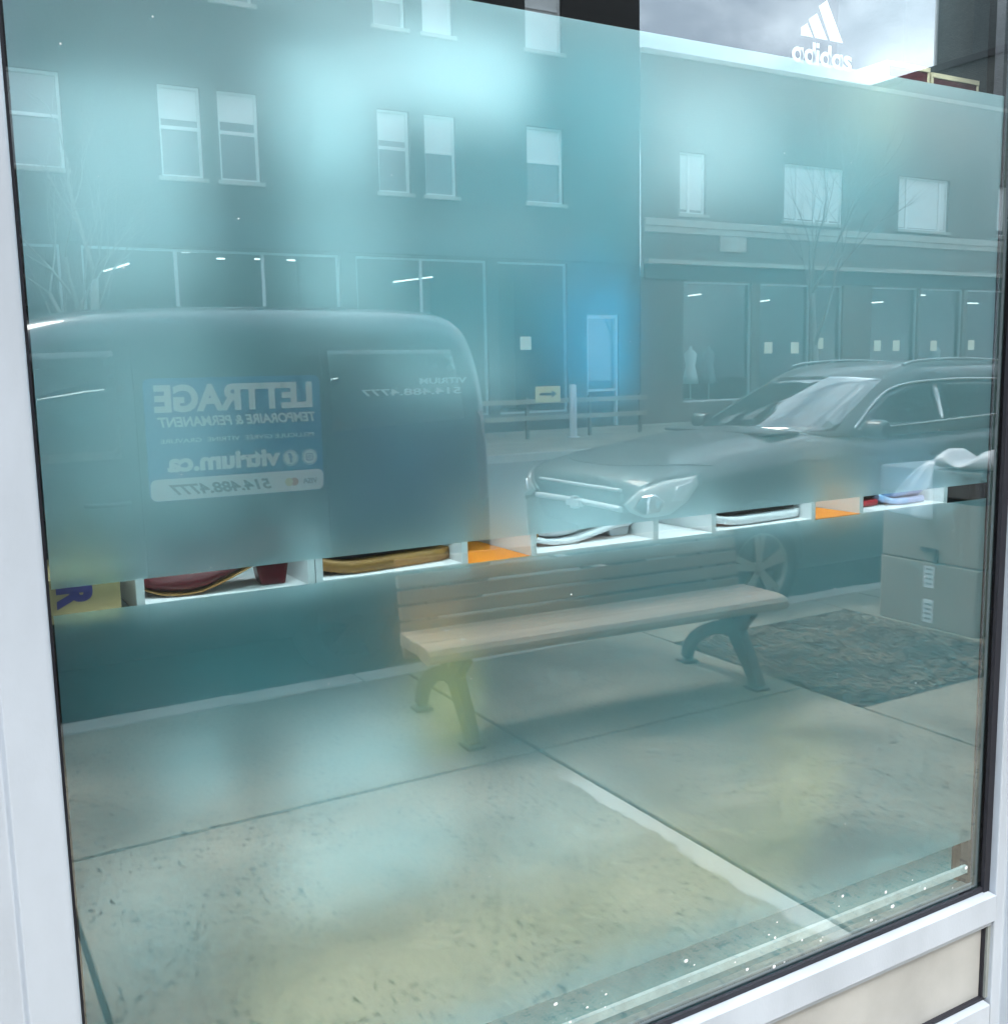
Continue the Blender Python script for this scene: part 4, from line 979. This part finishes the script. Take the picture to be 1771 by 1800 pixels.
# ------------------------------------------------------------------ buildings across the street (front plane y = -21.55)
FY = -21.55
def facade(x0, x1, z0, z1, holes, y, depth=.25):
    m = MB(); X = sorted({x0, x1, *[h[0] for h in holes], *[h[1] for h in holes]}); Z = sorted({z0, z1, *[h[2] for h in holes], *[h[3] for h in holes]})
    X = [v for v in X if x0 <= v <= x1]; Z = [v for v in Z if z0 <= v <= z1]
    for i in range(len(X) - 1):
        for j in range(len(Z) - 1):
            cx, cz = (X[i] + X[i + 1]) / 2, (Z[j] + Z[j + 1]) / 2
            if any(h[0] < cx < h[1] and h[2] < cz < h[3] for h in holes): continue
            m.poly([(X[i], y, Z[j]), (X[i + 1], y, Z[j]), (X[i + 1], y, Z[j + 1]), (X[i], y, Z[j + 1])])
    for (a, b, c, d) in holes:
        yb = y - depth
        m.poly([(a, y, c), (a, yb, c), (a, yb, d), (a, y, d)]); m.poly([(b, y, c), (b, y, d), (b, yb, d), (b, yb, c)])
        m.poly([(a, y, c), (b, y, c), (b, yb, c), (a, yb, c)]); m.poly([(a, y, d), (a, yb, d), (b, yb, d), (b, y, d)])
    return m
def mesh_norecalc(m, name, mt, parent):
    me = bpy.data.meshes.new(name); me.from_pydata(m.v, [], m.f); me.materials.append(mt)
    o = bpy.data.objects.new(name, me); col.objects.link(o); o.parent = parent; return o
def window(par, a, b, c, d, blind=.45, rail=True, sill=True, mull=()):
    y = FY - .14
    w = bx('window', M['pane'], par, a, b, y - .03, y - .02, c, d)
    f = .055
    fr = MB(); fr.box(a, a + f, y - .02, y + .05, c, d); fr.box(b - f, b, y - .02, y + .05, c, d); fr.box(a + f, b - f, y - .02, y + .05, d - f, d); fr.box(a + f, b - f, y - .02, y + .05, c, c + f)
    fr.build('frame', M['frame_w'], w)
    if rail: bx('meeting_rail', M['frame_w'], w, a + f, b - f, y - .018, y + .03, c + (d - c) * .53, c + (d - c) * .53 + .07)
    for q in mull: bx('mullion', M['frame_w'], w, q - .04, q + .04, y - .018, y + .04, c + f, d - f)
    if blind: bx('blind', M['blind'], w, a + f + .003, b - f - .003, y - .019, y - .010, d - f - (d - c - 2 * f) * blind, d - f - .002)
    if sill: bx('sill', M['stone'], w, a - .08, b + .08, FY - .12, FY + .07, c - .09, c - .005)
    return w
def shopbay(par, a, b, c, d, lamps, notes=(), depth=3.0, mull=()):
    # a real recess with its own floor, back and ceiling lamps behind the display glass
    r = MB(); y = FY - .26; yb = y - depth
    r.poly([(a - .3, yb, c), (b + .3, yb, c), (b + .3, yb, d + .5), (a - .3, yb, d + .5)]); r.poly([(a - .3, y, d + .45), (b + .3, y, d + .45), (b + .3, yb, d + .5), (a - .3, yb, d + .5)])
    r.poly([(a - .3, y, c), (a - .3, yb, c), (a - .3, yb, d + .5), (a - .3, y, d + .5)]); r.poly([(b + .3, y, c), (b + .3, yb, c), (b + .3, yb, d + .5), (b + .3, y, d + .5)]); r.poly([(a, y, c), (b, y, c), (b, yb, c), (a, yb, c)])
    mesh_norecalc(r, 'shop_interior', M['dark_in'], par)
    g_ = bx('shop_window', M['pane_t'], par, a, b, FY - .16, FY - .15, c, d)
    fr = MB(); f = .05
    fr.box(a, a + f, FY - .14, FY - .08, c, d); fr.box(b - f, b, FY - .14, FY - .08, c, d); fr.box(a + f, b - f, FY - .14, FY - .08, d - f, d); fr.box(a + f, b - f, FY - .14, FY - .08, c, c + f)
    fr.build('frame', M['galv'], g_)
    for q in mull: bx('mullion', M['galv'], g_, q - .035, q + .035, FY - .14, FY - .07, c + f, d - f)
    for (x0, x1, z0, z1, dy) in lamps:
        MB().tube([(x0, FY - .26 - dy, z0), (x1, FY - .26 - dy, z1)], .02, 6).build('tube_lamp', M['tube'], g_)
    for (x, z) in notes: bx('paper_notice', M['paper'], g_, x - .165, x + .165, FY - .148, FY - .143, z - .17, z + .17)

# tall dark brick building, left
tb = empty('brick_building', (0, 0, 0), label='tall dark brick building with sash windows across the street', cat='building')
W2 = [(1.9, 3.23, .0), (5.12, 6.0, .35), (6.36, 7.24, .32), (10.06, 10.88, .35), (11.27, 12.11, .45), (14.12, 15.22, .45)]
W3 = [(1.9, 3.23, .6), (5.12, 6.0, .6), (6.36, 7.24, .6), (10.06, 10.86, .7), (11.3, 12.1, 1.0), (14.13, 15.22, 1.0)]
for k in range(6): W2.append((-2.2 - 3.2 * k, -1.3 - 3.2 * k, .4)); W3.append((-2.2 - 3.2 * k, -1.3 - 3.2 * k, .5))
holes = [(a, b, 5.79, 7.66) for (a, b, q) in W2] + [(a, b, 9.5, 11.4) for (a, b, q) in W3] + [(a, b, 13.0, 14.9) for (a, b, q) in W3]
bays = [(-9.0, -3.0), (-2.4, 3.0), (3.4, 9.0), (9.4, 12.9), (13.2, 15.3)]
holes += [(a, b, .45, 4.3) for (a, b) in bays] + [(15.9, 16.95, .02, 3.0)]
mesh_norecalc(facade(-22, 17.68, 0, 17, holes, FY), 'front_wall', M['brick_d'], tb)
m = MB(); m.poly([(17.68, FY, 0), (17.68, FY, 17), (17.68, FY - 14, 17), (17.68, FY - 14, 0)]); m.poly([(-22, FY, 17), (17.68, FY, 17), (17.68, FY - 14, 17), (-22, FY - 14, 17)])
m.poly([(-22, FY - 14, 0), (17.68, FY - 14, 0), (17.68, FY - 14, 17), (-22, FY - 14, 17)]); m.poly([(-22, FY, 0), (-22, FY - 14, 0), (-22, FY - 14, 17), (-22, FY, 17)])
mesh_norecalc(m, 'side_wall', M['brick_d'], tb)
for (a, b, q) in W2: window(tb, a, b, 5.79, 7.66, q)
for (a, b, q) in W3: window(tb, a, b, 9.5, 11.4, q)
for (a, b, q) in W3: window(tb, a, b, 13.0, 14.9, q)
bx('cornice', M['stone'], tb, -22.2, 17.9, FY - .1, FY + .35, 16.5, 17.05)
bx('shop_fascia', M['b_dark'], tb, -20, 17.2, FY + .003, FY + .10, 4.36, 4.95)
shopbay(tb, -9.0, -3.0, .45, 4.3, [(-7, -6, 4.0, 4.0, 1.2)])
shopbay(tb, -2.4, 3.0, .45, 4.3, [(-1, -.2, 4.1, 4.1, 1.5)], mull=(0.4,))
shopbay(tb, 3.4, 9.0, .45, 4.3, [(4.05, 4.6, 3.92, 4.1, 1.2), (5.8, 6.0, 4.42, 4.42, 1.4), (6.6, 6.8, 4.3, 4.3, 1.4), (7.5, 7.7, 4.32, 4.32, 1.4), (8.3, 8.5, 4.32, 4.32, 1.4)], mull=(5.3, 7.2))
shopbay(tb, 9.4, 12.9, .45, 4.3, [(11.0, 12.1, 3.85, 4.0, 1.2)], mull=(11.1,))
shopbay(tb, 13.2, 15.3, .45, 4.3, [], [(14.08, 2.26)])
dr_ = bx('door', M['autoglass'], tb, 15.95, 16.9, FY - .2, FY - .15, .03, 2.96)
fr = MB(); fr.box(15.9, 15.97, FY - .14, FY - .05, .02, 3.0); fr.box(16.87, 16.95, FY - .14, FY - .05, .02, 3.0); fr.box(15.97, 16.87, FY - .14, FY - .05, 2.9, 3.0); fr.box(15.97, 16.87, FY - .14, FY - .05, .95, 1.02)
fr.build('frame', M['galv'], dr_)

# two storey brown brick building, right of it
rb_ = empty('brick_building', (0, 0, 0), label='two storey brown brick building with shopfronts and pale windows', cat='building')
W = [(19.06, 20.0, .95, (19.45,)), (23.0, 25.5, .97, (23.62, 24.35, 24.95)), (28.0, 30.45, .98, (28.5, 30.1)), (33.0, 35.4, .9, (33.6, 34.8))]
sh_b = [(19.2, 21.8), (22.1, 24.2), (24.4, 25.6), (26.88, 29.1), (29.2, 31.4), (31.6, 33.8), (34.2, 37.5)]
holes = [(a, b, 5.79, 7.44) for (a, b, q, mm) in W] + [(a, b, .55, 3.95) for (a, b) in sh_b]
mesh_norecalc(facade(17.7, 38.0, 0, 9.86, holes, FY), 'front_wall', M['brick_r'], rb_)
m = MB(); m.poly([(38, FY, 0), (38, FY, 9.86), (38, FY - 9, 9.86), (38, FY - 9, 0)]); m.poly([(17.7, FY, 9.6), (38, FY, 9.6), (38, FY - 9, 9.6), (17.7, FY - 9, 9.6)])
mesh_norecalc(m, 'side_wall', M['brick_r'], rb_)
for (a, b, q, mm) in W: window(rb_, a, b, 5.79, 7.44, q, rail=False, mull=mm)
bx('stone_band', M['stone'], rb_, 17.8, 38, FY + .002, FY + .10, 5.40, 5.60, bevel=.02)
bx('stone_band', M['stone'], rb_, 17.8, 38, FY + .002, FY + .06, 5.24, 5.398)
bx('plaque', M['stone'], rb_, 20.5, 21.5, FY + .002, FY + .05, 4.80, 5.225, bevel=.01)
bx('parapet_cap', M['stone'], rb_, 17.7, 38.1, FY - .15, FY + .08, 9.86, 9.98)
bx('shop_cornice', M['stone'], rb_, 17.8, 38, FY + .002, FY + .22, 4.38, 4.50)
bx('shop_fascia', M['b_dark'], rb_, 17.8, 38, FY + .002, FY + .07, 3.98, 4.378)
shopbay(rb_, 19.2, 21.8, .55, 3.95, [(20.6, 21.1, 3.66, 3.72, 1.2), (20.4, 21.0, 3.1, 3.1, 2.2)])
shopbay(rb_, 22.1, 24.2, .55, 3.95, [(23.2, 23.9, 3.5, 3.58, 1.2)], [(22.6, 2.07), (23.7, 2.06)])
shopbay(rb_, 24.4, 25.6, .55, 3.95, [(24.6, 25.3, 3.66, 3.75, 1.2)], [(24.75, 2.19)])
shopbay(rb_, 26.88, 29.1, .55, 3.95, [(27.6, 30.2, 3.5, 3.66, 1.0)], [(27.37, 2.10), (28.27, 2.095)])
shopbay(rb_, 29.2, 31.4, .55, 3.95, [(30.6, 32.4, 3.86, 3.85, 1.2)], [(30.13, 2.08)])
shopbay(rb_, 31.6, 33.8, .55, 3.95, [(33.0, 34.2, 3.6, 3.6, 1.0)], [(32.1, 2.09)])
shopbay(rb_, 34.2, 37.5, .55, 3.95, [])
# clothes on stands in the display windows
for i, (x, c_, h) in enumerate(((20.1, 'b_white', 1.5), (20.8, 'b_grey', 1.6), (31.0, 'b_grey', 1.45))):
    s = empty('dress_form', (x, FY - .75, .56), label=['pale dress form by the left shop bay of the brown brick building', 'grey dress form beside the pale one in the left brown brick shop', 'grey dress form near the right shop bays'][i], cat='dress form')
    MB().lathe([(.02, .0), (.20, .02), (.02, .04), (.018, .55)], 'z', 14).build('stand', M['galv'], s)
    MB().lathe([(.001, .5), (.24, .5), (.20, .75), (.15, .95), (.13, 1.02), (.17, 1.2), (.19, 1.36), (.12, 1.46), (.05, 1.5), (.045, 1.58), (.001, 1.6)], 'z', 18).build('garment', M[c_], s)

# building at the far right with a flat-roofed wing and a tower
b3 = empty('grey_brick_building', (0, 0, 0), label='grey brick building with a taller block rising behind the low roof', cat='building')
def block(x0, x1, y0, y1, z1, mt, nm): return bx(nm, mt, b3, x0, x1, y0, y1, 0, z1)
block(38.05, 60, 1.45 - 46, 1.45 - 23.05, 13.36, M['brick_3'], 'wing')
bx('roof_flashing', M['plastic'], b3, 37.97, 60, 1.45 - 46, 1.45 - 22.97, 13.36, 13.62)
block(44.0, 62, 1.45 - 34.2, 1.45 - 32.3, 30, M['brick_3'], 'tower')
bx('corner_trim', M['frame_w'], b3, 43.9, 44.05, 1.45 - 34.32, 1.45 - 34.22, 13.7, 30)
# next buildings keep the street going outside the picture
ob = empty('brick_building', (0, 0, 0), label='long brown brick terrace far left along the street', cat='building')
mesh_norecalc(facade(-60, -22.2, 0, 12, [(-60 + 3 * k, -58.6 + 3 * k, 5.8, 7.6) for k in range(1, 12)], FY), 'front_wall', M['brick_r'], ob)
m = MB(); m.poly([(-60, FY, 12), (-22.2, FY, 12), (-22.2, FY - 10, 12), (-60, FY - 10, 12)]); mesh_norecalc(m, 'roof', M['asph'], ob)
for k in range(1, 12): window(ob, -60 + 3 * k, -58.6 + 3 * k, 5.8, 7.6, .4)

# ------------------------------------------------------------------ far pavement furniture
def vp(x, y): return (x, 1.45 - y)
x_, y_ = vp(13.42, 20.0)
po = empty('steel_post', (x_, y_, 0), label='pale steel post standing on the far pavement beside the arrow sign', cat='post')
MB().lathe([(.085, 0), (.085, 1.19), (.07, 1.22), (.001, 1.23)], 'z', 18).build('shaft', M['galv'], po)
MB().lathe([(.16, 0), (.16, .02), (.085, .03)], 'z', 18).build('base_plate', M['galv'], po)
br_ = empty('timber_barrier', (vp(12.2, 20.3)[0], vp(12.2, 20.3)[1], 0), label='low pale timber barrier with two rails on the far pavement', cat='barrier')
for z in (.42, .80): bx('rail', M['barrier'], br_, -1.9, 3.6, -.02, .02, z, z + .11)
for x in (-1.6, .15, 1.9, 3.4): bx('post', M['iron'], br_, x, x + .07, -.09, -.021, 0, .95)
sg2 = empty('arrow_sign', (vp(12.86, 20.2)[0], vp(12.86, 20.2)[1], .80), label='yellow sign with a black arrow on the timber barrier', cat='sign')
bx('plate', M['yellow'], sg2, -.34, .34, .0, .015, .03, .40)
MB().prism([(-.22, .19), (-.22, .25), (.10, .25), (.10, .305), (.24, .22), (.10, .135), (.10, .19)], 'y', .0155, .018).build('arrow', M['black'], sg2)

# ------------------------------------------------------------------ bare street trees
def tree(name, x, y, H, seed, label, spread=.55, lean=0.0):
    rg = random.Random(seed); r = empty(name, (x, y, -0.01), label=label, cat='tree', group='bare street trees'); big, small = MB(), MB()
    def grow(p, d, l_, rad, lev):
        n = 5; pts = [p]; q = p.copy(); dd = d.copy()
        for i in range(n):
            dd = (dd + Vector((rg.uniform(-1, 1), rg.uniform(-1, 1), rg.uniform(-.3, .9))) * .13).normalized(); q = q + dd * (l_ / n); pts.append(q.copy())
        rads = [rad * (1 - .45 * i / n) for i in range(n + 1)]
        (big if lev < 2 else small).tube(pts, rads, 7 if lev < 2 else 4)
        if lev >= 4: return
        kids = 4 if lev == 0 else rg.choice((3, 4, 4))
        for k in range(kids):
            i = n if k == 0 else rg.randint(2, n); b = pts[i]
            a = rg.uniform(0, 6.28); sp = spread * rg.uniform(.6, 1.3)
            perp = dd.orthogonal().normalized(); perp = Matrix.Rotation(a, 3, dd) @ perp
            grow(b, (dd + perp * sp + Vector((0, 0, .12))).normalized(), l_ * rg.uniform(.55, .75), rads[i] * .62, lev + 1)
    grow(Vector((0, 0, 0)), Vector((lean, 0, 1)).normalized(), H * .40, H * .014, 0)
    big.build('trunk', M['bark'], r); small.build('crown', M['bark'], r)
    return r
tree('bare_tree', *vp(20.2, 19.0), 8.4, 11, 'bare street tree before the brown brick building, its top against the sky')
tree('bare_tree', *vp(2.6, 17.9), 8.0, 5, 'bare street tree before the dark brick building at the far left', .7)
